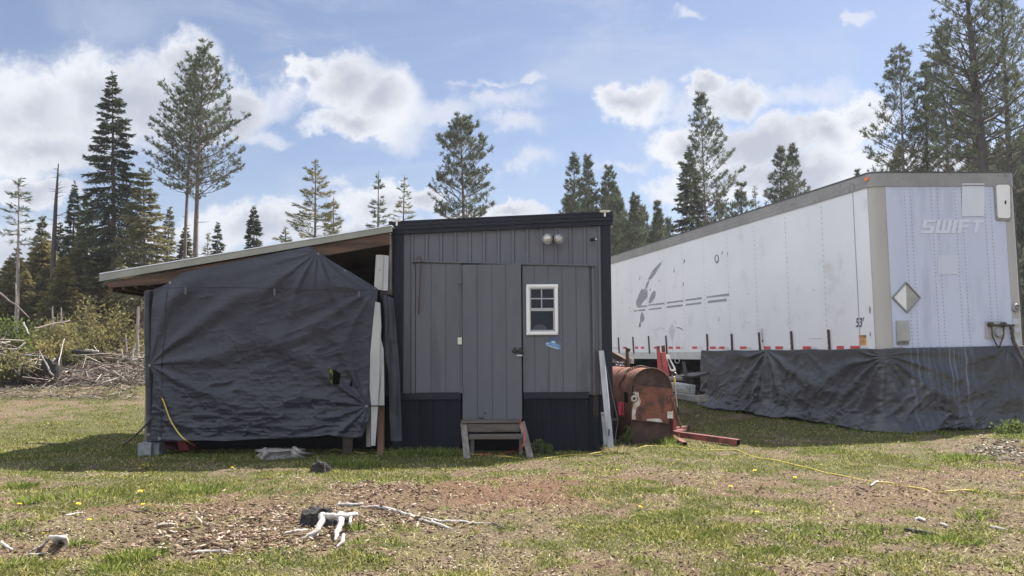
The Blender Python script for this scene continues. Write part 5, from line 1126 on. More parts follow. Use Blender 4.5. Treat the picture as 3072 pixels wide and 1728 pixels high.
def conifer(root_name, label, cat, base, H, hw, cb, kind, leaf, bark, seed, group=None, tr=None, lean=(0,0), asym=None, dens=1.0):
    """kind: fir / pine / sparse ; cb = height of the lowest green whorl ; hw = crown half width"""
    r = np.random.default_rng(seed); S = thing(root_name, label, cat, base, group)
    bx, by, bz = base; tr = tr or H*.011+.03
    m = MB(); n = 14; path = []; rad = []
    wx, wy = r.uniform(-.012, .012, 2)*H
    def tp(z): t = z/H; return np.array([bx+lean[0]*t+wx*math.sin(t*4), by+lean[1]*t+wy*math.sin(t*3+1), bz+z])
    for i in range(n): z = -.15+(H+.15)*i/(n-1); path.append(tp(z)); rad.append(max(.012, tr*(1-.93*max(z,0)/H)))
    m.tube(path, rad, 8)
    LP, LD, LL, LW = [], [], [], []
    step = {'fir': .34, 'pine': .46, 'sparse': .50}[kind]*(H/11)**.35; z = cb
    if kind == 'pine':   # a few dead stubs on the bare stem
        for k in range(9):
            zz = r.uniform(cb*.25, cb); a = r.uniform(0, 6.28); p = tp(zz); L = r.uniform(.15, .7)*hw*.6; m.tube([p, p+np.array([math.cos(a)*L, math.sin(a)*L, r.uniform(-.2,.25)*L])], [.02,.006], 3, cap=False)
    while z < H*.985:
        t = (z-cb)/(H-cb)
        if kind == 'fir': prof = (1-t)**.85*(.80+.2*min(1, t*5))
        elif kind == 'pine': prof = (1-t)**.74*(.58+.42*math.sin(min(t*4.2,1.57)))*(.85+.3*r.random())
        else: prof = (1-t)**.8*(.75+.5*r.random())
        Lm = hw*prof*1.12+.05; tf = min(1, .4+2.6*(1-t))
        nb = {'fir': 8, 'pine': 6, 'sparse': 5}[kind]
        ph = r.uniform(0, 6.28)
        for k in range(nb):
            a = ph+6.283*k/nb+r.uniform(-.35, .35); L = Lm*r.uniform(.62, 1.12)
            if asym is not None: L *= 1+asym*math.cos(a)
            zz = z+r.uniform(-.5,.5)*step
            if zz > H: continue
            p0 = tp(zz); el = {'fir': .45*t-.10-.25*(1-t), 'pine': .65*t+.12, 'sparse': .35*t+.02}[kind]+r.uniform(-.12, .12)
            hd = np.array([math.cos(a), math.sin(a), 0]); ss = np.linspace(0, 1, 5)
            bend = {'fir': -.12, 'pine': .28, 'sparse': .05}[kind]
            pts = p0+np.outer(ss*L, hd)*math.cos(el); pts[:,2] += ss*L*math.sin(el)+bend*L*(ss**2)
            if kind == 'fir': pts[:,2] += .10*L*np.clip(ss-.6,0,1)
            br = max(.006, tr*.24*(L/hw)*(1-t*.4)); m.tube(pts[[0,2,4]], [br, br*.6, .004], 3, cap=False)
            def at(s): i = np.clip((s*4).astype(int), 0, 3); f = s*4-i; return pts[i]*(1-f)[:,None]+pts[i+1]*f[:,None]
            tang = nrmz(pts[-1]-pts[0]); side = np.cross(tang, [0,0,1]); side = nrmz(side)
            if kind in ('fir', 'sparse'):
                q = int(L*(125 if kind == 'fir' else 70)*dens)+8; s = r.uniform(.10 if kind == 'fir' else .2, 1, q)**.85; P = at(s)
                sg = r.choice([-1,1], q)[:,None]; wl = (.16+.34*(1-s))*min(1, L*.8)*(.6+.6*r.random(q))
                # side twigs: place needles along them
                off = r.random(q); wl = wl*tf; P = P+side*sg*(wl*off)[:,None]+tang*(wl*off*.5)[:,None]; P[:,2] -= wl*off*(.28 if kind == 'fir' else .12)
                D = nrmz(side*sg*(.35+.7*r.random((q,1)))+tang*.8+np.array([0,0,-.25 if kind == 'fir' else 0])+r.normal(size=(q,3))*.30)
                LP.append(P); LD.append(D); LL.append(r.uniform(.12,.26,q)*tf); LW.append(r.uniform(.028,.058,q) if kind == 'fir' else r.uniform(.018,.034,q))
            else:
                nt_ = int(max(5, L*13.0*dens)); s = 1-r.random(nt_)**1.2*.78; s[0] = 1; C = at(s); sg = r.choice([-1,1], nt_)
                so = r.uniform(.05,.46,nt_)*(1.15-s)*1.9*min(1.3, L); so[0] = 0
                C2 = C+side*(sg*so)[:,None]+tang*(so*.7)[:,None]; C2[:,2] += so*.45
                for j in range(nt_):
                    if so[j] > .12 and r.random() < .5: m.tube([C[j], C2[j]], [.010,.005], 3, cap=False)
                q = 10; P = np.repeat(C2, q, 0)+r.normal(size=(nt_*q,3))*.018
                D = nrmz(np.repeat(nrmz(tang*.5+np.array([0,0,.55])+side*(sg[:,None]*.25)), q, 0)+r.normal(size=(nt_*q,3))*.62)
                LP.append(P-D*.02); LD.append(D); LL.append(r.uniform(.12,.24,nt_*q)); LW.append(r.uniform(.020,.036,nt_*q))
        z += step*r.uniform(.75,1.25)*(1-.45*t)
    # leader
    q = 40; P = np.repeat(tp(H-.02)[None], q, 0); P[:,2] -= r.uniform(0,.7,q); D = nrmz(r.normal(size=(q,3))*.5+np.array([0,0,.9])); LP.append(P); LD.append(D); LL.append(r.uniform(.10,.2,q)); LW.append(np.full(q,.03))
    m.build('trunk', bark, S)
    P = np.concatenate(LP); D = np.concatenate(LD); V = quads(P, D, np.concatenate(LL), np.concatenate(LW), r)
    npmesh('crown', V, np.arange(len(V)).reshape(-1,4), LEAF[leaf], S); return S
def tree(label, x, top, Y, hw, cb, kind, leaf, seed, bark='bark', group=None, cat='tree', name=None, **k):
    """picture column, picture row of the tip and of the lowest green branch, distance, half width"""
    b = W(*dd(x, 800), Y); z0 = gz(b.x, Y); H = W(*dd(x, top), Y).z-z0; hwm = hw*1.1925/F*Y; cbm = max(.4, W(*dd(x, cb), Y).z-z0)
    nm = name or {'fir': 'fir_tree', 'pine': 'pine_tree', 'sparse': 'young_tree'}[kind]
    return conifer(nm, label, cat, (b.x, Y, z0), H, hwm, cbm, kind, leaf, bark, seed, group, **k)
tree('tall dense dark green fir with pointed tip, left of the twin bare-stemmed pines', 285, 183, 36, 88, 620, 'fir', 'dark', 1, lean=(-.3,0))
tree('tallest pine left of the shed, thicker right-hand stem of the pair', 494, 112, 36, 108, 500, 'pine', 'pine', 2, asym=.25, tr=.17)
tree('tall pine with thinner stem just left of the tallest pine', 471, 150, 37, 88, 480, 'pine', 'pine', 3, asym=-.45, tr=.13)
tree('pale olive feathery fir in front of the tall dark fir', 355, 425, 33, 84, 760, 'fir', 'pale', 4, dens=.85)
tree('dense dark narrow fir standing second left of the tall dark fir', 212, 478, 38, 38, 800, 'fir', 'mid', 5, dens=1.0)
tree('slim dark fir between the dead snag and the dense narrow fir', 177, 458, 40, 32, 800, 'fir', 'dark', 6)
tree('thin young pine with bare stem at the far left edge', 38, 448, 31, 42, 600, 'sparse', 'pine', 7, bark='barkpale')
tree('mid green fir low on the left beneath the snag', 98, 545, 39, 48, 830, 'fir', 'pale', 8, dens=.8)
tree('slim fir just right of the dead snag, lower than its neighbours', 145, 560, 43, 30, 830, 'fir', 'dark', 9)
tree('ragged fir close behind the tall dark fir stem', 262, 520, 43, 30, 830, 'fir', 'dark', 10)
tree('bushy olive fir rising behind the lean-to eave', 418, 520, 44, 34, 800, 'fir', 'pale', 11, dens=.7)
tree('small grey green fir behind the stems of the twin pines', 462, 575, 40, 34, 760, 'fir', 'mid', 12)
tree('tiny slim fir right of the twin pine stems', 546, 562, 46, 21, 760, 'fir', 'dark', 13)
tree('thin sparse sapling beside the tiny slim fir', 520, 588, 46, 16, 760, 'sparse', 'pale', 14)
tree('small dark cone-shaped fir alone above the lean-to roof', 636, 520, 40, 36, 760, 'fir', 'dark', 15, dens=1.3)
tree('feathery pale green larch with thin stem above the lean-to roof', 790, 402, 36, 90, 700, 'sparse', 'pale', 16, dens=1.7)
tree('low pale bushy larch at the right side of the feathery one', 838, 498, 37, 40, 720, 'sparse', 'pale', 17, dens=1.6)
tree('low wispy larch at the left side of the feathery one', 715, 572, 37, 34, 740, 'sparse', 'pale', 18, dens=1.3)
tree('sparse slim tree behind the top left shed corner', 950, 436, 38, 34, 720, 'sparse', 'pine', 19, dens=1.5)
tree('pale thin leafless-looking larch behind the shed roof', 1014, 446, 38, 44, 720, 'sparse', 'pale', 20, dens=.9)
tree('broad full pine standing alone above the middle of the shed roof', 1164, 296, 34, 102, 575, 'pine', 'pine', 21, tr=.15, dens=1.35)
tree('left pointed pine of the clump right of the shed roof', 1448, 388, 44, 58, 760, 'pine', 'pine', 22, dens=1.1)
tree('middle pine of the clump right of the shed roof', 1486, 396, 43, 56, 760, 'pine', 'pine', 23, dens=1.1)
tree('right pine of the clump above the shed roof end', 1536, 418, 43, 66, 760, 'pine', 'pine', 24, dens=1.2)
tree('lower bushy pine between the clump and the trailer roof', 1601, 490, 42, 60, 800, 'pine', 'pine', 25, dens=1.2)
tree('small narrow conifer left of the tall thin pine', 1660, 505, 45, 34, 800, 'pine', 'pine', 26)
tree('tall thin open pine above the trailer roof', 1778, 238, 38, 84, 600, 'pine', 'pine', 27, tr=.10, asym=.2)
tree('dense swooping fir left of the tall thin pine', 1745, 372, 39, 62, 700, 'fir', 'dark', 28, dens=1.2)
tree('low bushy conifer just right of the tall thin pine', 1815, 505, 40, 38, 700, 'pine', 'pine', 29)
tree('dark low pine peeking over the trailer roof', 1872, 465, 42, 54, 700, 'pine', 'pine', 30, dens=1.2)
tree('sparse half-dead tree between two pines over the trailer', 1912, 468, 43, 26, 700, 'sparse', 'pale', 31, dens=.4)
tree('left pine of the matched pair above the trailer roof', 1973, 370, 42, 56, 700, 'pine', 'pine', 32, dens=1.2)
tree('right pine of the matched pair above the trailer roof', 2006, 368, 43, 56, 700, 'pine', 'pine', 33, dens=1.2)
tree('small treetop showing over the front part of the trailer roof', 2165, 432, 42, 18, 700, 'pine', 'pine', 34)
tree('large pointed pine left of the big trees at the right edge', 2290, 116, 34, 98, 520, 'pine', 'pine', 35, tr=.14, dens=.85)
tree('pine with lower tip just right of the large pointed pine', 2352, 165, 34, 66, 520, 'pine', 'pine', 36, dens=.9)
tree('dark dense pine in front of the tallest right-hand trunk', 2400, 72, 33, 74, 520, 'pine', 'pine', 37, dens=.95, tr=.14)
tree('giant pine with thick bare-sided trunk at the right edge', 2508, -160, 27, 150, 420, 'pine', 'pine', 38, bark='barkdark', tr=.30, dens=.8, lean=(-.5,0))
tree('second big pine overlapping the giant one at the right edge', 2560, -60, 30, 120, 480, 'pine', 'pine', 39, bark='barkdark', tr=.2, dens=.8)
tree('bushy dark pine filling the gap low beside the giant trunk', 2455, 220, 36, 80, 560, 'pine', 'pine', 40, dens=.9)
# filler conifers of the forest edge
protos = []
GRP = 'small conifers of the forest edge behind the clearing'
LBL = 'small green conifer in the dense forest edge behind the clearing'
for k, (kind, leaf, dens) in enumerate((('fir','mid',1.0),('fir','olive',.9),('fir','mid',.8),('pine','pine',1.2),('fir','pale',.8))):
    protos.append(conifer('forest_conifer', LBL, 'tree', (0, 0, 0), 6.0, 1.25, .5, kind, leaf, 'bark', 100+k, GRP, dens=dens))
def copy_thing(o, loc, s, rz):
    c = o.copy(); COL.objects.link(c); c.location = loc; c.scale = (s[0], s[0], s[1]); c.rotation_euler = (0,0,rz)
    for ch in o.children: d = ch.copy(); COL.objects.link(d); d.parent = c
    return c
spots = []
for k in range(34): spots.append((rng.uniform(-40, 350), rng.uniform(590, 780), rng.uniform(33, 39), (1, 1, 4)[k % 3]))
for k in range(46):
    Y = rng.uniform(38, 56); px = rng.uniform(-60, 470); top = rng.uniform(610, 760) if px < 360 else rng.uniform(640, 760); spots.append((px, top, Y, int(rng.integers(0, 3))))
for k in range(12): spots.append((rng.uniform(470, 990), rng.uniform(640, 720), rng.uniform(44, 56), int(rng.integers(0, 3))))
for k in range(30): px_ = rng.uniform(1425, 1690); spots.append((px_, rng.uniform(470, 580)+max(0, px_-1560)*.55, rng.uniform(45, 54), 3))
for k in range(10): spots.append((rng.uniform(1700, 2150), rng.uniform(545, 640), rng.uniform(44, 54), 3))
for k in range(9): spots.append((rng.uniform(2240, 2640), rng.uniform(330, 420), rng.uniform(38, 46), 3))
for i, (px, top, Y, kd) in enumerate(spots):
    b = W(*dd(px, 800), Y); z0 = gz(b.x, Y); H = W(*dd(px, top), Y).z-z0; s = H/6.0
    sw = .55+.35*s if s > 1 else s; sw = min(sw, s)*(1.25 if px < 470 else 1.1)
    if i < 4 and False: pass
    copy_thing(protos[kd], (b.x, Y, z0-.1), (sw, s), rng.uniform(0, 6.28))
for j, p in enumerate(protos):      # the source trees take places of their own in the wood
    x, Y = ((-22, 50), (-26, 47), (-19, 54), (2, 52), (-24, 44))[j]; p.location = (x, Y, gz(x, Y)-.1)
# dead snag and bare stems
def stick_tree(label, pts, rs, bark, nlimb, seed, name='dead_tree', reach=.5):
    r = random.Random(seed); m = MB(); m.tube(pts, rs, 7)
    P = [Vector(p) for p in pts]
    for k in range(nlimb):
        t = r.uniform(.45, .98); i = min(int(t*(len(P)-1)), len(P)-2); f = t*(len(P)-1)-i; p = P[i].lerp(P[i+1], f); a = r.uniform(0, 6.28); L = reach*r.uniform(.4, 1)*(1.3-t)
        m.tube([p, p+Vector((math.cos(a)*L, math.sin(a)*L*.5, r.uniform(-.1,.5)*L))], [.014, .004], 3, cap=False)
    return tag(m.build(name, bark), label, 'dead tree')
Y = 34; b = W(*dd(133, 800), Y)
stick_tree('bare black leaning snag rising above the left forest edge', [(b.x, Y, gz(b.x,Y)-.1), W(*dd(134,650),Y), W(*dd(140,520),Y), W(*dd(147,412),Y)], [.10,.10,.07,.02], 'barkdark', 34, 3, reach=.9)
Y = 30
stick_tree('pale dead trunk just left of the wrapped lean-to post', [W(*g7(1500,700),Y)-Vector((0,0,.3)), W(*g7(1492,560),Y), W(*g7(1500,400),Y), W(*g7(1502,255),Y)], [.06,.055,.05,.04], 'barkpale', 6, 4, reach=.4)
stick_tree('bent pale sapling stem low beside the lean-to post', [W(*g7(1440,830),27), W(*g7(1446,760),27), W(*g7(1455,710),27), W(*g7(1470,668),27)], [.035,.03,.025,.015], 'bleach', 2, 5, reach=.3)
for i, (x0, y0, x1, y1, lab) in enumerate(((170,0,178,150,'thin pale stem standing behind the slash pile at far left'),(665,260,668,420,'thin grey stem in the olive brush'),(570,250,572,430,'second thin grey stem in the brush, left of the first'),(1365,560,1375,690,'grey stem standing in brush near the lean-to'))):
    stick_tree(lab, [W(*g7(x1,y1+60),29), W(*g7(x1,y1),29), W(*g7(x0,y0),29)], [.035,.03,.02], 'barkpale', 5, 30+i, reach=.4)
# ------------------------------------------------------------------ brush and slash
def bush(name, label, cx, cy, Y, rx_m, rz_m, leaf, n, seed, ln=(.08,.18), wd=(.03,.07), stems=26, cat='shrub', group=None):
    """centre in the picture"""
    r = np.random.default_rng(seed); c = W(cx, cy, Y); z0 = gz(c.x, Y); S = thing(name, label, cat, (c.x, Y, z0), group)
    m = MB(); hz = max(.2, c.z-z0+rz_m)
    tips = []
    for k in range(stems):
        a = r.uniform(0, 6.28); q = r.uniform(.1, 1); t = np.array([c.x+math.cos(a)*rx_m*q, Y+math.sin(a)*rx_m*.8*q, z0+hz*r.uniform(.45, 1)*(1-.45*q*q)]); b_ = np.array([c.x+math.cos(a)*rx_m*q*.35, Y+math.sin(a)*rx_m*.3*q, z0-.05]); mid = (t+b_)/2+np.array([r.uniform(-.1,.1), r.uniform(-.1,.1), .08*hz])
        m.tube([b_, mid, t], [.016,.010,.004], 3, cap=False); tips.append((b_, mid, t))
    m.build('stem', 'barkdark', S)
    T = np.array(tips); i = r.integers(0, stems, n); s = r.uniform(.35, 1, n)**.7; P = np.where((s < .5)[:,None], T[i,0]+(T[i,1]-T[i,0])*(s*2)[:,None], T[i,1]+(T[i,2]-T[i,1])*((s-.5)*2)[:,None]) + r.normal(size=(n,3))*np.array([.16,.16,.11])*rx_m*.9
    D = nrmz(r.normal(size=(n,3))+np.array([0,0,.2])); V = quads(P, D, r.uniform(*ln, n), r.uniform(*wd, n), r)
    npmesh('foliage', V, np.arange(len(V)).reshape(-1,4), LEAF[leaf], S); return S
for i, (x, y, Y, rx, rz, leaf, n, lab) in enumerate((
 (1080,420,31,1.6,.9,'olive',5200,'large yellow olive bush left of the lean-to eave'),
 (820,480,30,1.4,.8,'olive',4200,'yellow olive bush left of the largest one'),
 (1280,500,32,1.2,.7,'olive',3000,'dull olive bush close beside the wrapped post'),
 (560,560,29,1.2,.6,'olive',3200,'olive bush behind the rotten stump'),
 (330,640,27,.9,.5,'olive',2600,'low brown olive bush at the foot of the slash pile'),
 (90,520,26,.9,.6,'green',2400,'fresh green bush on the slash pile at the left edge'),
 (150,820,24,.7,.3,'olive',1600,'low olive scrub below the fresh green bush'),
 (640,250,36,2.0,1.2,'mid',4200,'tall dark bush behind the olive ones'),
 (250,250,36,2.2,1.4,'mid',4600,'wide green thicket behind the slash pile'),
 (1000,180,38,2.2,1.4,'olive',4600,'tall olive thicket under the pale feathery fir'),
 (1300,300,37,1.8,1.2,'mid',3600,'dark thicket right of the tall olive thicket'),
 (430,940,24.5,.35,.18,'olive',700,'small yellow weed clump at the front of the slash'),)):
    bush('shrub', lab, *g7(x, y), Y, rx, rz, leaf, n, 200+i)
bush('shrub', 'bright green bush seen through the torn hole in the tarp', *r2(1365, 925), 19.5, .7, .6, 'green', 3000, 333)
def slash():
    r = rng; V = []; Fc = []; n = 5200
    def sticks(n, xf, yf, zf, Lr, rr):
        out = []
        px = r.uniform(*xf, n); Y = r.uniform(*yf, n); X = (px-1536)/F*Y; z = gh(X, Y)+zf(px, Y, r.random(n)); return X, Y, z, r.uniform(*Lr, n), r.uniform(*rr, n)
    sets = [sticks(3600, (-120, 470), (24.0, 31), lambda p, y, u: u**2*(.15+1.75*np.clip((110-p)/160, 0, 1)+.30*np.clip((y-27)/3, 0, 1)), (.10, .9), (.006, .022)),
            sticks(1300, (-200, 200), (24, 30), lambda p, y, u: u**1.2*(.2+1.7*np.clip((130-p)/200, 0, 1)), (.3, 1.6), (.008, .03)),
            sticks(900, (250, 700), (26, 32), lambda p, y, u: u**2*.8, (.3, 1.3), (.006, .02)),
            sticks(900, (-100, 420), (20.5, 24.2), lambda p, y, u: u*.03, (.08, .35), (.004, .010))]
    X, Y, Z, L, Rr = [np.concatenate(a) for a in zip(*sets)]; n = len(X)
    D = r.normal(size=(n,3)); D[:,2] *= .35; D = nrmz(D); A = nrmz(np.cross(D, r.normal(size=(n,3)))); B = np.cross(D, A); P = np.stack([X, Y, Z+.02], 1)
    e0 = P-D*(L/2)[:,None]; e1 = P+D*(L/2)[:,None]; gr = gh(e0[:,0], e0[:,1]); e0[:,2] = np.maximum(e0[:,2], gr); e1[:,2] = np.maximum(e1[:,2], gh(e1[:,0], e1[:,1]))
    ring = [A, B, -A, -B]; V = np.stack([e0+q*Rr[:,None] for q in ring]+[e1+q*(Rr*.6)[:,None] for q in ring], 1).reshape(-1,3)
    f = np.array([[0,1,5,4],[1,2,6,5],[2,3,7,6],[3,0,4,7],[4,5,6,7],[3,2,1,0]]); Fc = (np.arange(n)*8)[:,None,None]+f[None]; 
    mt = leafmat('slash_wood', [(.035,.026,.02),(.08,.06,.048),(.15,.12,.10),(.24,.205,.175),(.46,.42,.37)], 0.0)
    o = npmesh('slash_debris', V, Fc.reshape(-1,4), mt); tag(o, 'tangle of broken branches and twigs left of the lean-to', 'branches', kind='stuff')
slash()
def log(a, Ya, b, Yb, r0_, r1_, mt, lab, name='fallen_log'):
    A = W(*g7(*a), Ya); B = W(*g7(*b), Yb); m = MB(); n = 6; rr = random.Random(hash(lab) % 999 if False else len(lab)*7)
    r0_ *= .6; r1_ *= .6; m.tube([A.lerp(B, i/n)+Vector((rr.uniform(-.03,.03), 0, rr.uniform(-.03,.03))) for i in range(n+1)], [r0_+(r1_-r0_)*i/n for i in range(n+1)], 8); return tag(m.build(name, mt, smooth=True), lab, 'log')
log((340,500), 26.5, (760,410), 28.5, .055, .035, 'bark', 'long grey pole lying across the olive brush')
log((0,110), 26, (330,370), 25.5, .05, .03, 'bark', 'brown grey pole slanting down the slash pile')
log((430,740), 24.2, (578,1015), 23.6, .035, .05, 'woodv', 'pale stick leaning against the rotten stump')
log((130,772), 25, (500,786), 24.6, .04, .035, 'greywood', 'pale straight branch lying left of the rotten stump')
log((930,728), 27, (1060,738), 26.8, .07, .07, 'greywood', 'short white log on the burnt log')
log((800,735), 27.2, (1115,765), 27, .11, .06, 'char', 'blackened log lying in the slash')
log((0,715), 25, (215,708), 25.4, .06, .03, 'greywood', 'grey log at the left picture edge on the slash pile')
log((250,420), 25.2, (322,570), 25, .05, .04, 'greywood', 'short bleached branch upright on the slash pile')
log((690,935), 23.6, (900,948), 23.2, .03, .02, 'woodv', 'thin branch on the ground right of the rotten stump')
log((1435,850), 24.5, (1530,812), 24.5, .06, .05, 'greywood', 'pale log end lying beside the lean-to post')
log((60,800), 24, (215,1005), 23.4, .04, .03, 'barkdark', 'dark branch leaning at the left foot of the slash pile')
log((200,960), 23.5, (245,880), 23.5, .035, .03, 'greywood', 'short pale branch stub poking up from the slash')
log((640,900), 23.4, (700,610), 25, .03, .02, 'greywood', 'pale twig standing up behind the rotten stump')
def lump(name, label, c, rad, h, mt, seed, cat='stump', n=26, rings=9, top=.86, rot=0, sx=1.0, flat=False):
    r = random.Random(seed); m = MB(); ph = [r.uniform(0, 6.28) for _ in range(5)]
    for j in range(rings):
        t = j/(rings-1); rr = rad*(1.25-.42*t**.6) if not flat else rad*(1.1-.35*t**.5+.25*max(0, t-.85)/.15)
        for i in range(n):
            a = 6.283*i/n; w = 1+.13*math.sin(3*a+ph[0])+.09*math.sin(5*a+ph[1])+.06*math.sin(9*a+ph[2]+t*2)+.05*r.uniform(-1,1)
            zz = h*t*(1+(.14*math.sin(2*a+ph[3])+.06*math.sin(7*a+ph[4]))*(t > .7)*(0.12 if flat else 1)); m.v.append((c.x+rr*w*math.cos(a)*sx, c.y+rr*w*math.sin(a), c.z-.04+zz*.9))
    for j in range(rings-1):
        for i in range(n): i2 = (i+1) % n; m.f.append((j*n+i, j*n+i2, (j+1)*n+i2, (j+1)*n+i))
    m.v.append((c.x, c.y, c.z-.04+h*top)); k = len(m.v)-1; b = (rings-1)*n
    for i in range(n): m.f.append((b+i, b+(i+1) % n, k))
    return m
c = W(*g7(560, 990), 24.5); c.z = gz(c.x, 24.5); m = lump('stump', '', c, .27, .85, 'char', 5); tag(m.build('tree_stump', 'char'), 'tall rotten black mossy stump in the slash', 'stump')
# stumps in the yard
def stump_front():
    c = GG(*g3(760, 720)); S = thing('tree_stump', 'charred stump with bleached white roots in the foreground', 'stump', c)
    cb = Vector((c.x-.12, c.y+.05, c.z)); m = lump('', '', cb, .125, .18, '', 11, sx=1.0); m.build('burnt_core', 'char', S)
    cb2 = Vector((c.x+.03, c.y+.03, c.z)); m = lump('', '', cb2, .12, .125, '', 12); m.build('burnt_core', 'char', S)
    zt = c.z+.12
    def rt(pts, rs, mt='bleach'):
        m = MB(); P = [Vector(p) for p in pts]; Q = []; Rr = []
        for i in range(len(P)-1):
            for k in range(6): t = k/6; Q.append(P[i].lerp(P[i+1], t)+Vector((random.uniform(-.004,.004),0,random.uniform(-.003,.003)))); Rr.append((rs[i]+(rs[i+1]-rs[i])*t)*random.uniform(.88,1.12))
        Q.append(P[-1]); Rr.append(rs[-1]); m.tube(Q, Rr, 9); return m.build('root', mt, S, smooth=True)
    def tp(x, y, z, dy=0): q = G(*g3(x, y), c.z+z); return (q.x, q.y+dy, q.z)
    rt([tp(690,640,.12), tp(680,690,.09), tp(640,760,.04), tp(520,818,.0)], [.034,.024,.019,.007])
    rt([tp(830,635,.12), tp(835,690,.09), tp(800,760,.04), tp(788,830,.0)], [.034,.025,.019,.008])
    rt([tp(905,640,.11), tp(900,700,.07), tp(912,730,.0)], [.014,.011,.006])
    rt([tp(690,640,.125), tp(760,642,.125), tp(850,640,.125), tp(955,622,.115)], [.020,.024,.022,.014])
    rt([tp(850,785,.03), tp(845,830,.03), tp(800,880,.0)], [.012,.015,.006])
    rt([tp(600,800,.01), tp(640,785,.01), tp(660,770,.01)], [.008,.012,.006])
    rt([tp(640,750,.0), tp(500,752,.012), tp(340,785,.0)], [.008,.014,.006])
    return c
stump_front()
def ground_root(pts, rs, name, lab, mt='bleach', cat='root', lift=.012):
    m = MB(); Q = []; Rr = []; P = [GG(*p)+Vector((0,0,lift)) for p in pts]
    for i in range(len(P)-1):
        for k in range(6): t = k/6; Q.append(P[i].lerp(P[i+1], t)+Vector((random.uniform(-.005,.005),random.uniform(-.01,.01),random.uniform(-.003,.004)))); Rr.append((rs[i]+(rs[i+1]-rs[i])*t)*random.uniform(.85,1.15))
    Q.append(P[-1]); Rr.append(rs[-1]); m.tube(Q, Rr, 8); return tag(m.build(name, mt, smooth=True), lab, cat)
ground_root([g3(980,582), g3(1100,575), g3(1190,592), g3(1320,630), g3(1450,662), g3(1600,690), g3(1750,690), g3(1850,705), g3(1990,710)], [.007,.012,.014,.011,.010,.009,.010,.007,.004], 'surface_root', 'long bleached root running right from the foreground stump')
ground_root([g3(1440,680), g3(1560,705), g3(1690,750)], [.010,.012,.005], 'surface_root', 'short thin pale root just below the long bleached root')
ground_root([g3(800,560), g3(880,562), g3(1000,555)], [.012,.016,.008], 'surface_root', 'short tan root behind the foreground stump')
ground_root([g3(2000,705), g3(2040,722), g3(2090,745)], [.006,.007,.003], 'surface_root', 'thin dark root tip beyond the long bleached root', 'barkdark')
ground_root([g4(0,1070), g4(60,1110), g4(120,1140)], [.012,.012,.006], 'branch', 'pale branch lying at the lower left picture edge', cat='branch')
ground_root([g4(235,1192), g4(330,1190), g4(460,1172)], [.005,.008,.004], 'branch', 'thin pale twig right of the lower left branch', cat='branch')
ground_root([g4(630,808), g4(720,792), g4(800,775)], [.006,.009,.005], 'branch', 'small pale stick near the dandelions on the left', cat='branch')
ground_root([g4(1520,905), g4(1600,892), g4(1675,895)], [.008,.012,.010], 'branch', 'short white stick on bare dirt left of the stump', cat='branch')
ground_root([g4(1860,1165), g4(2040,1155), g4(2220,1160)], [.012,.010,.006], 'branch', 'straight pale stick in the bark litter below the stump', cat='branch')
ground_root([g4(245,105), g4(450,108), g4(760,128)], [.012,.014,.012], 'branch', 'dark rod lying in the shaded grass at the left', 'blacksteel', 'rod')
ground_root([g6(1070,995), g6(1250,1030), g6(1420,1055)], [.014,.018,.012], 'branch', 'dark branch lying in grass at the lower right', 'char', 'branch')
ground_root([g6(1165,890), g6(1220,880), g6(1265,905)], [.010,.016,.010], 'branch', 'pale bark piece on the dark dip at lower right', 'bleach', 'branch')
ground_root([g6(1425,935), g6(1500,960)], [.012,.010], 'branch', 'second pale bark piece right of the first', 'bleach', 'branch')
ground_root([g6(1940,965), g6(2030,985), g6(2080,995)], [.008,.012,.006], 'branch', 'pale stick at the lower right near the edge', 'bleach', 'branch')
ground_root([g6(720,545), g6(770,505), g6(835,490)], [.010,.009,.006], 'branch', 'small forked pale twig beside the yellow cord', 'bleach', 'branch')
ground_root([g6(570,552), g6(640,575), g6(700,598)], [.006,.006,.004], 'branch', 'thin dark twig left of the forked pale twig', 'barkdark', 'branch')
# stump by the lean-to
c = GG(*g3(350, 185)); S = thing('tree_stump', 'low grey flat-topped stump in the shade before the tarp', 'stump', c)
m = lump('', '', c, .24, .15, '', 21, top=1.0, sx=1.35, flat=True); m.build('stump_body', 'greywood', S)
for P, rs in (([(470,118),(520,150),(560,158),(640,155)], [.035,.028,.02,.01]), ([(460,140),(500,175),(560,190)], [.03,.022,.01]), ([(260,140),(240,170),(238,200)], [.035,.03,.012]), ([(250,118),(220,128),(195,132)], [.02,.014,.008])):
    m = MB(); q = [G(*g3(*p), c.z+.10*(1-i/(len(P)-1))+.01) for i, p in enumerate(P)]; m.tube(q, rs, 8); m.build('root', 'greywood', S, smooth=True)
c = GG(*g3(672, 298)); m = lump('', '', c, .10, .15, '', 31, sx=1.15); tag(m.build('tree_stump', 'char'), 'small black burnt stump in the grass before the lean-to', 'stump')
# small white root piece lower left
c = GG(*g4(560, 1085)); S = thing('root_piece', 'small white arched root piece at the lower left', 'root', c)
def tq(x, y, z): q = G(*g4(x, y), c.z+z); return q
m = MB(); P = [tq(455,1040,.03), tq(480,1005,.08), tq(560,1010,.095), tq(625,1005,.09), tq(640,1040,.05), tq(648,1112,.0)]; Q = []; 
m.tube(P, [.008,.014,.019,.017,.017,.006], 9); m.build('root', 'bleach', S, smooth=True)
m = MB(); m.tube([tq(450,1045,.03), tq(410,1080,.02), tq(360,1105,.0), tq(290,1140,-.0)], [.010,.008,.007,.004], 6); m.build('rootlet', 'bleach', S, smooth=True)
m = MB(); m.tube([tq(500,1060,.0)-Vector((0,-.05,0)), tq(560,1050,.06)-Vector((0,-.05,0)), tq(610,1080,.0)-Vector((0,-.05,0))], [.02,.035,.02], 8); m.build('grey_root', 'greywood', S, smooth=True)  # rear root in grey wood
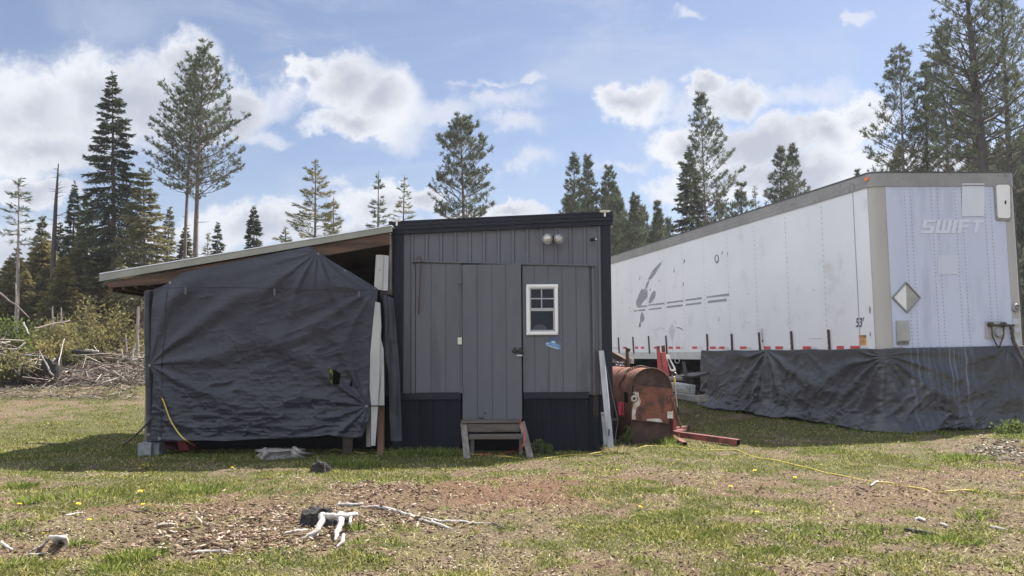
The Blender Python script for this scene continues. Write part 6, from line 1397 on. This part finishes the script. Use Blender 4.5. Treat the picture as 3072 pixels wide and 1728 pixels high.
# ------------------------------------------------------------------ dandelions
FL = mat('dandelion_yellow', (.75,.60,.03), (.85,.72,.06), 60, .7)
spots_d = [g4(*p) for p in ((600,385),(1345,370),(1390,345),(1425,335),(1427,358),(2240,365),(1350,605),(1390,598),(185,740),(750,735),(1385,735),(1440,735),(860,878),(415,1030))] + [g5(*p) for p in ((1088,290),(485,390),(1830,400),(2205,470),(1885,520),(1580,562),(705,748),(1840,810))] + [g6(2260,470)]
names_d = ['dandelion in the grass just below the shaded strip at left','leftmost of the four dandelions clustered below the lean-to post','second of the four dandelions below the lean-to post','rear right dandelion of the four below the lean-to post','front right dandelion of the four below the lean-to post','lone dandelion below the middle of the tarp','left dandelion of the close pair in grass left of the stump','right dandelion of the close pair in grass left of the stump',
 'dandelion at the far left in bare litter','dandelion behind the small pale stick at left','left dandelion of the pair on bare dirt','right dandelion of the pair on bare dirt','dandelion on open dirt right of the small pale stick','dandelion beside the small white root piece','dandelion below the red hoist leg','faint dandelion below the shed steps at right','pale dandelion near the yellow cord bend','dandelion just left of the reddish dirt at right','dandelion in dry grass right of centre','small dandelion right of the reddish grass patch','dandelion in the green patch right of the stump','dandelion in the lower right grass','dandelion under the yellow cord at the right edge']
r = random.Random(4); pm = MB()
def dandelion_mesh(seed):
    r = random.Random(seed); m = MB(); n = 30
    for ring, (cnt, el, L) in enumerate(((16, .15, .021), (12, .6, .017), (7, 1.1, .012))):
        for k in range(cnt):
            a = 6.283*k/cnt+r.uniform(-.1,.1); d = Vector((math.cos(a)*math.cos(el), math.sin(a)*math.cos(el), math.sin(el))); s = Vector((-math.sin(a), math.cos(a), 0))*.0032; b = Vector((0,0,.045))
            m.poly([b, b+d*L*.6+s, b+d*L, b+d*L*.6-s])
    return m
def stem_mesh():
    m = MB(); m.tube([(0,0,-.01),(.003,0,.02),(0,0,.045)], .002, 5)
    for k in range(7):
        a = k*.9; d = Vector((math.cos(a), math.sin(a), .15)); s = Vector((-math.sin(a), math.cos(a), 0))*.008; m.poly([Vector((0,0,.002)), d*.05+s, d*.09, d*.05-s])
    return m
first = None
for i, p in enumerate(spots_d):
    g = GG(*p)
    if first is None:
        first = thing('dandelion', names_d[i], 'flower', (0,0,0), 'dandelions in the grass'); dandelion_mesh(1).build('flower_head', FL, first); stem_mesh().build('stem', LEAF['green'], first); o = first
    else:
        o = first.copy(); COL.objects.link(o); o['label'] = names_d[i]
        for ch in first.children: c_ = ch.copy(); COL.objects.link(c_); c_.parent = o
    s = r.uniform(.9, 1.25); o.location = g; o.scale = (s, s, s*.9); o.rotation_euler = (r.uniform(-.3,.05), r.uniform(-.2,.2), r.uniform(0, 6))
# ------------------------------------------------------------------ grass
def blades(n, xf, yf, hscale, seed, name, cols, wd=(.0035,.007), keep=None, flat=.0, clump=0, label='short patchy grass', patch_c=None):
    r = np.random.default_rng(seed); Y = yf[0]*(yf[1]/yf[0])**r.random(n); X = (r.random(n)*2-1)*.66*Y+0
    if xf is not None: X = r.uniform(*xf, n)
    g, rd = cover(X, Y); k = r.random(n) < keep(g, rd, X, Y); X, Y, g, rd = X[k], Y[k], g[k], rd[k]
    inside = ((X > XL+.02) & (X < XR-.02) & (Y > YS+.02) & (Y < YB)); X, Y, g = X[~inside], Y[~inside], g[~inside]; n = len(X)
    Z = gh(X, Y); tall = .55+1.1*fbm(X*2.3, Y*2.3, 71, 3)**1.5*1.4
    H = hscale*tall*r.uniform(.45, 1.3, n); a = r.uniform(0, 6.283, n); ln = r.uniform(.15, 1.1, n)+flat
    D = nrmz(np.stack([np.cos(a)*ln, np.sin(a)*ln, np.ones(n)*np.where(r.random(n) < flat*.4, .15, 1)], 1)); b = r.uniform(0, 6.283, n); S = np.stack([np.cos(b), np.sin(b), 0*b], 1)*(r.uniform(*wd, n)*(1+Y/14))[:,None]
    P = np.stack([X, Y, Z-.004], 1); mid = P+D*(H*.55)[:,None]; D2 = nrmz(D+np.stack([np.cos(a), np.sin(a), -.5*np.ones(n)], 1)*r.uniform(.1,.7,(n,1))); tip = mid+D2*(H*.5)[:,None]; tip[:,2] = np.maximum(tip[:,2], Z+.002)
    V = np.stack([P-S*.5, P+S*.5, mid+S*.4, mid-S*.4, tip], 1).reshape(-1,3); i = np.arange(n)*5
    q = np.stack([i, i+1, i+2, i+3], 1); t = np.stack([i+3, i+2, i+4, i+4], 1)
    V2 = V; me_f = np.concatenate([np.stack([i, i+1, i+2], 1), np.stack([i, i+2, i+3], 1), np.stack([i+3, i+2, i+4], 1)])
    o = npmesh(name, V2, me_f, leafmat(name+'_blades', cols, .45, patch_c, 1.6), org=Vector((0,0,0))); return tag(o, label, 'grass', kind='stuff')
near = lambda Y: np.clip((9/Y), .25, 1.6)
blades(430000, None, (4.6, 26), .031, 1, 'grass', [(.045,.066,.014),(.095,.115,.024),(.18,.195,.042),(.34,.32,.09),(.62,.56,.24)], keep=lambda g, r_, X, Y: np.clip(g*1.35-.32, 0, 1), patch_c=(.10,.13,.03))
blades(360000, None, (4.6, 24), .028, 2, 'dry_grass', [(.12,.095,.045),(.25,.215,.10),(.44,.40,.21),(.70,.65,.42)], keep=lambda g, r_, X, Y: np.clip(.85-.45*np.abs(g-.5)-.5*r_, .10, 1)*np.where(Y > 15, .5, 1), flat=1.0, label='dry straw coloured grass lying between the green patches', patch_c=(.30,.29,.12))
blades(60000, None, (4.6, 13), .026, 3, 'red_litter', [(.10,.045,.03),(.20,.10,.06),(.34,.21,.13)], keep=lambda g, r_, X, Y: np.clip(r_*1.1-.25, 0, 1), flat=1.4, label='reddish brown needle litter on the bare patches')
blades(105000, None, (4.6, 15), .055, 4, 'straw', [(.34,.31,.16),(.52,.48,.28),(.68,.64,.44)], wd=(.003,.006), keep=lambda g, r_, X, Y: np.clip(.55-.5*np.abs(g-.55), .06, 1), flat=1.6, label='long bleached straw blades strewn over the grass')
# tufts: tall clumps
def tufts(spots, name, label, seed, cols):
    r = np.random.default_rng(seed); VV = []; FF = []; base = 0
    for (x, y, rad, h, n) in spots:
        a = r.uniform(0, 6.283, n); q = rad*r.random(n)**.7; X = x+q*np.cos(a); Y = y+q*np.sin(a)*.8; Z = gh(X, Y); H = h*.72*r.uniform(.4, 1.15, n); ln = r.uniform(.05,1.1,n)
        D = nrmz(np.stack([np.cos(a)*ln, np.sin(a)*ln, np.ones(n)], 1)); b = r.uniform(0, 6.283, n); S = np.stack([np.cos(b), np.sin(b), 0*b], 1)*r.uniform(.005,.011,(n,1)); P = np.stack([X, Y, Z-.01], 1)
        mid = P+D*(H*.55)[:,None]; D2 = nrmz(D+np.stack([np.cos(a), np.sin(a), -.4*np.ones(n)], 1)*r.uniform(.2,.9,(n,1))); tip = mid+D2*(H*.5)[:,None]
        VV.append(np.stack([P-S*.5, P+S*.5, mid+S*.4, mid-S*.4, tip], 1).reshape(-1,3)); i = np.arange(n)*5+base; FF.append(np.concatenate([np.stack([i, i+1, i+2], 1), np.stack([i, i+2, i+3], 1), np.stack([i+3, i+2, i+4], 1)])); base += n*5
    o = npmesh(name, np.concatenate(VV), np.concatenate(FF), leafmat(name+'_blades', cols, .4), org=Vector((0,0,0))); tag(o, label, 'grass', kind='stuff')
def gs(r, x, y, rad, h, n): p = GG(*r(x, y)); return (p.x, p.y, rad, h, n)
sp_ = [gs(g4,200,530,.16,.15,260), gs(g4,350,670,.2,.16,320), gs(g4,740,1070,.13,.09,260), gs(g4,1330,1200,.2,.13,360), gs(g4,1090,1320,.18,.09,240), gs(g4,80,920,.2,.1,240), gs(g4,230,1000,.12,.07,120), gs(g4,900,620,.5,.13,700), gs(g4,1950,560,.4,.13,600),
       gs(g4,110,1270,.25,.08,300), gs(g3,950,760,.07,.16,110), gs(g3,990,850,.12,.09,150), gs(g3,1120,960,.12,.07,160), gs(g3,330,960,.25,.09,340), gs(g3,880,250,.55,.13,900), gs(g3,1150,360,.45,.09,500), gs(g3,1900,230,.5,.08,500),
       gs(g5,320,130,.12,.20,160), gs(g5,950,100,.18,.24,260), gs(g5,1030,130,.12,.13,120), gs(g5,1010,830,.3,.07,340), gs(g5,1610,370,.12,.06,140), gs(g5,2150,960,.3,.09,380), gs(g5,880,1060,.2,.07,240), gs(g6,1680,270,.35,.15,500), gs(g6,260,190,.35,.11,400), gs(g6,1500,1090,.22,.11,300), gs(g6,1780,860,.16,.11,200), gs(g6,850,1010,.15,.09,200), gs(g6,380,1060,.3,.09,350), gs(g6,2180,60,.3,.12,300)]
for k in range(34):   # along the shed and lean-to foot and the trailer tarp
    x = random.uniform(-5.0, -1.75); sp_.append((x, random.uniform(11.15, 11.5), .10, random.uniform(.05,.12), 50))
for k in range(44): x = random.uniform(-1.6, -.68); sp_.append((x, random.uniform(11.3, 11.72), .1, random.uniform(.10,.21), 60))
for k in range(14): x = random.uniform(.2, 1.4); sp_.append((x, random.uniform(11.5, 11.72), .08, random.uniform(.05,.1), 40))
for k in range(60):
    u = random.random(); q = TP(-.35, u*7, 0) if k < 26 else TP(random.uniform(-.2, 2.8), -.35, 0); sp_.append((q.x, q.y, .12, random.uniform(.06,.15), 50))
for k in range(26): sp_.append((random.uniform(-7.5, -5.1), random.uniform(9.6, 14.5), .25, random.uniform(.06,.14), 110))
tufts(sp_, 'grass_tufts', 'taller fresh green grass clumps', 8, [(.055,.09,.018),(.10,.15,.03),(.20,.25,.055),(.42,.42,.15)])
tufts([gs(g5,500,190,.20,.20,420), gs(g5,620,170,.12,.14,160), gs(r4,330,1200,.12,.25,120), gs(g5,1300,110,.25,.11,220)], 'dry_tufts', 'tall dry straw clump by the leaning plank', 9, [(.18,.17,.07),(.36,.32,.17),(.52,.46,.28)])
bush('weed', 'yellow flowering weed growing at the foot of the tank', *r4(355, 1150), 12.3, .12, .14, 'green', 420, 300, (.02,.05), (.01,.022), 14, 'weed')
bush('weed', 'green leafy weed at the far right before the trailer tarp', *g6(2200, 20), 13.0, .3, .12, 'green', 900, 301, (.03,.07), (.02,.035), 18, 'weed')
bush('weed', 'small leafy weed by the shed skirt right of the steps', *r3(900, 1330), 11.5, .16, .08, 'green', 420, 302, (.02,.05), (.012,.026), 14, 'weed')
# ------------------------------------------------------------------ wood chips and litter
def chips(name, n, gen, seed, size, cols, label):
    r = np.random.default_rng(seed); X, Y = gen(r, n); n = len(X); Z = gh(X, Y); a = r.uniform(0, 6.283, n); L = r.uniform(*size, n); Wd = L*r.uniform(.12, .45, n)
    tl = r.normal(size=(n,2))*.22; e1 = nrmz(np.stack([np.cos(a), np.sin(a), tl[:,0]], 1)); e2 = nrmz(np.stack([-np.sin(a), np.cos(a), tl[:,1]], 1)); P = np.stack([X, Y, Z+r.uniform(.004,.02,n)], 1); th = np.array([0,0,1])*.004
    A, B = e1*(L/2)[:,None], e2*(Wd/2)[:,None]; sk = (r.random((n,1))-.5)*.8
    top = [P-A-B*.6, P+A*.8-B, P+A+B*.5, P-A*.7+B*(1+sk)]; V = np.stack([t_+th for t_ in top]+[t_-th for t_ in top], 1).reshape(-1,3)
    f = np.array([[0,1,2,3],[4,7,6,5],[0,4,5,1],[1,5,6,2],[2,6,7,3],[3,7,4,0]]); F_ = ((np.arange(n)*8)[:,None,None]+f[None]).reshape(-1,4)
    o = npmesh(name, V, F_, leafmat(name+'_wood', cols, 0.0), org=Vector((0,0,0))); tag(o, label, 'litter', kind='stuff')
def genA(r, n):
    Y = 4.6*(13/4.6)**r.random(n); X = (r.random(n)*2-1)*.64*Y; g, _ = cover(X, Y); k = r.random(n) < np.clip(.9-1.5*g, .03, 1); return X[k], Y[k]
def genB(r, n):
    c = [(*dd(640,1320),190,45),(*dd(760,1300),120,30),(*dd(960,1232),130,20),(*dd(480,1340),150,40),(*dd(1000,1300),110,22),(*dd(600,1370),180,20)]; X = []; Y = []
    for (px, py, wx, wy) in c:
        for _ in range(n//len(c)):
            q = G(px+random.gauss(0,.5)*wx*1.7, py+random.gauss(0,.5)*wy*1.7); X.append(q.x); Y.append(q.y)
    return np.array(X), np.array(Y)
def genC(r, n):
    q = [G(*g6(2080+r.normal()*170, 210+r.normal()*55)) for _ in range(n)]; return np.array([a.x for a in q]), np.array([a.y for a in q])
chips('litter', 24000, genA, 51, (.006,.032), [(.05,.035,.025),(.12,.08,.06),(.26,.19,.14),(.58,.49,.39)], 'small bark and twig litter over the yard')
chips('wood_chips', 1500, genB, 52, (.015,.075), [(.06,.04,.03),(.13,.085,.06),(.21,.145,.105),(.32,.245,.185),(.50,.42,.34)], 'pinkish bark and wood chips round the foreground stump')
chips('debris', 420, genC, 53, (.02,.09), [(.05,.045,.035),(.14,.12,.09),(.28,.25,.20),(.5,.47,.42)], 'grey and white debris chips on the mound at the right')

# ------------------------------------------------------------------ air
hb = MB(); hb.box(-75, 75, -6, 85, -1.6, 30); hz_ = bpy.data.materials.new('haze'); hz_.use_nodes = True; t = hz_.node_tree; t.nodes.clear()
pv = N(t, 'ShaderNodeVolumePrincipled'); pv.inputs['Color'].default_value = (.90, .94, 1, 1); pv.inputs['Density'].default_value = HAZE; pv.inputs['Anisotropy'].default_value = .3
oo = N(t, 'ShaderNodeOutputMaterial'); t.links.new(pv.outputs[0], oo.inputs['Volume']); ho = hb.build('haze', hz_); tag(ho, 'thin pale air over the clearing', 'haze', kind='stuff')
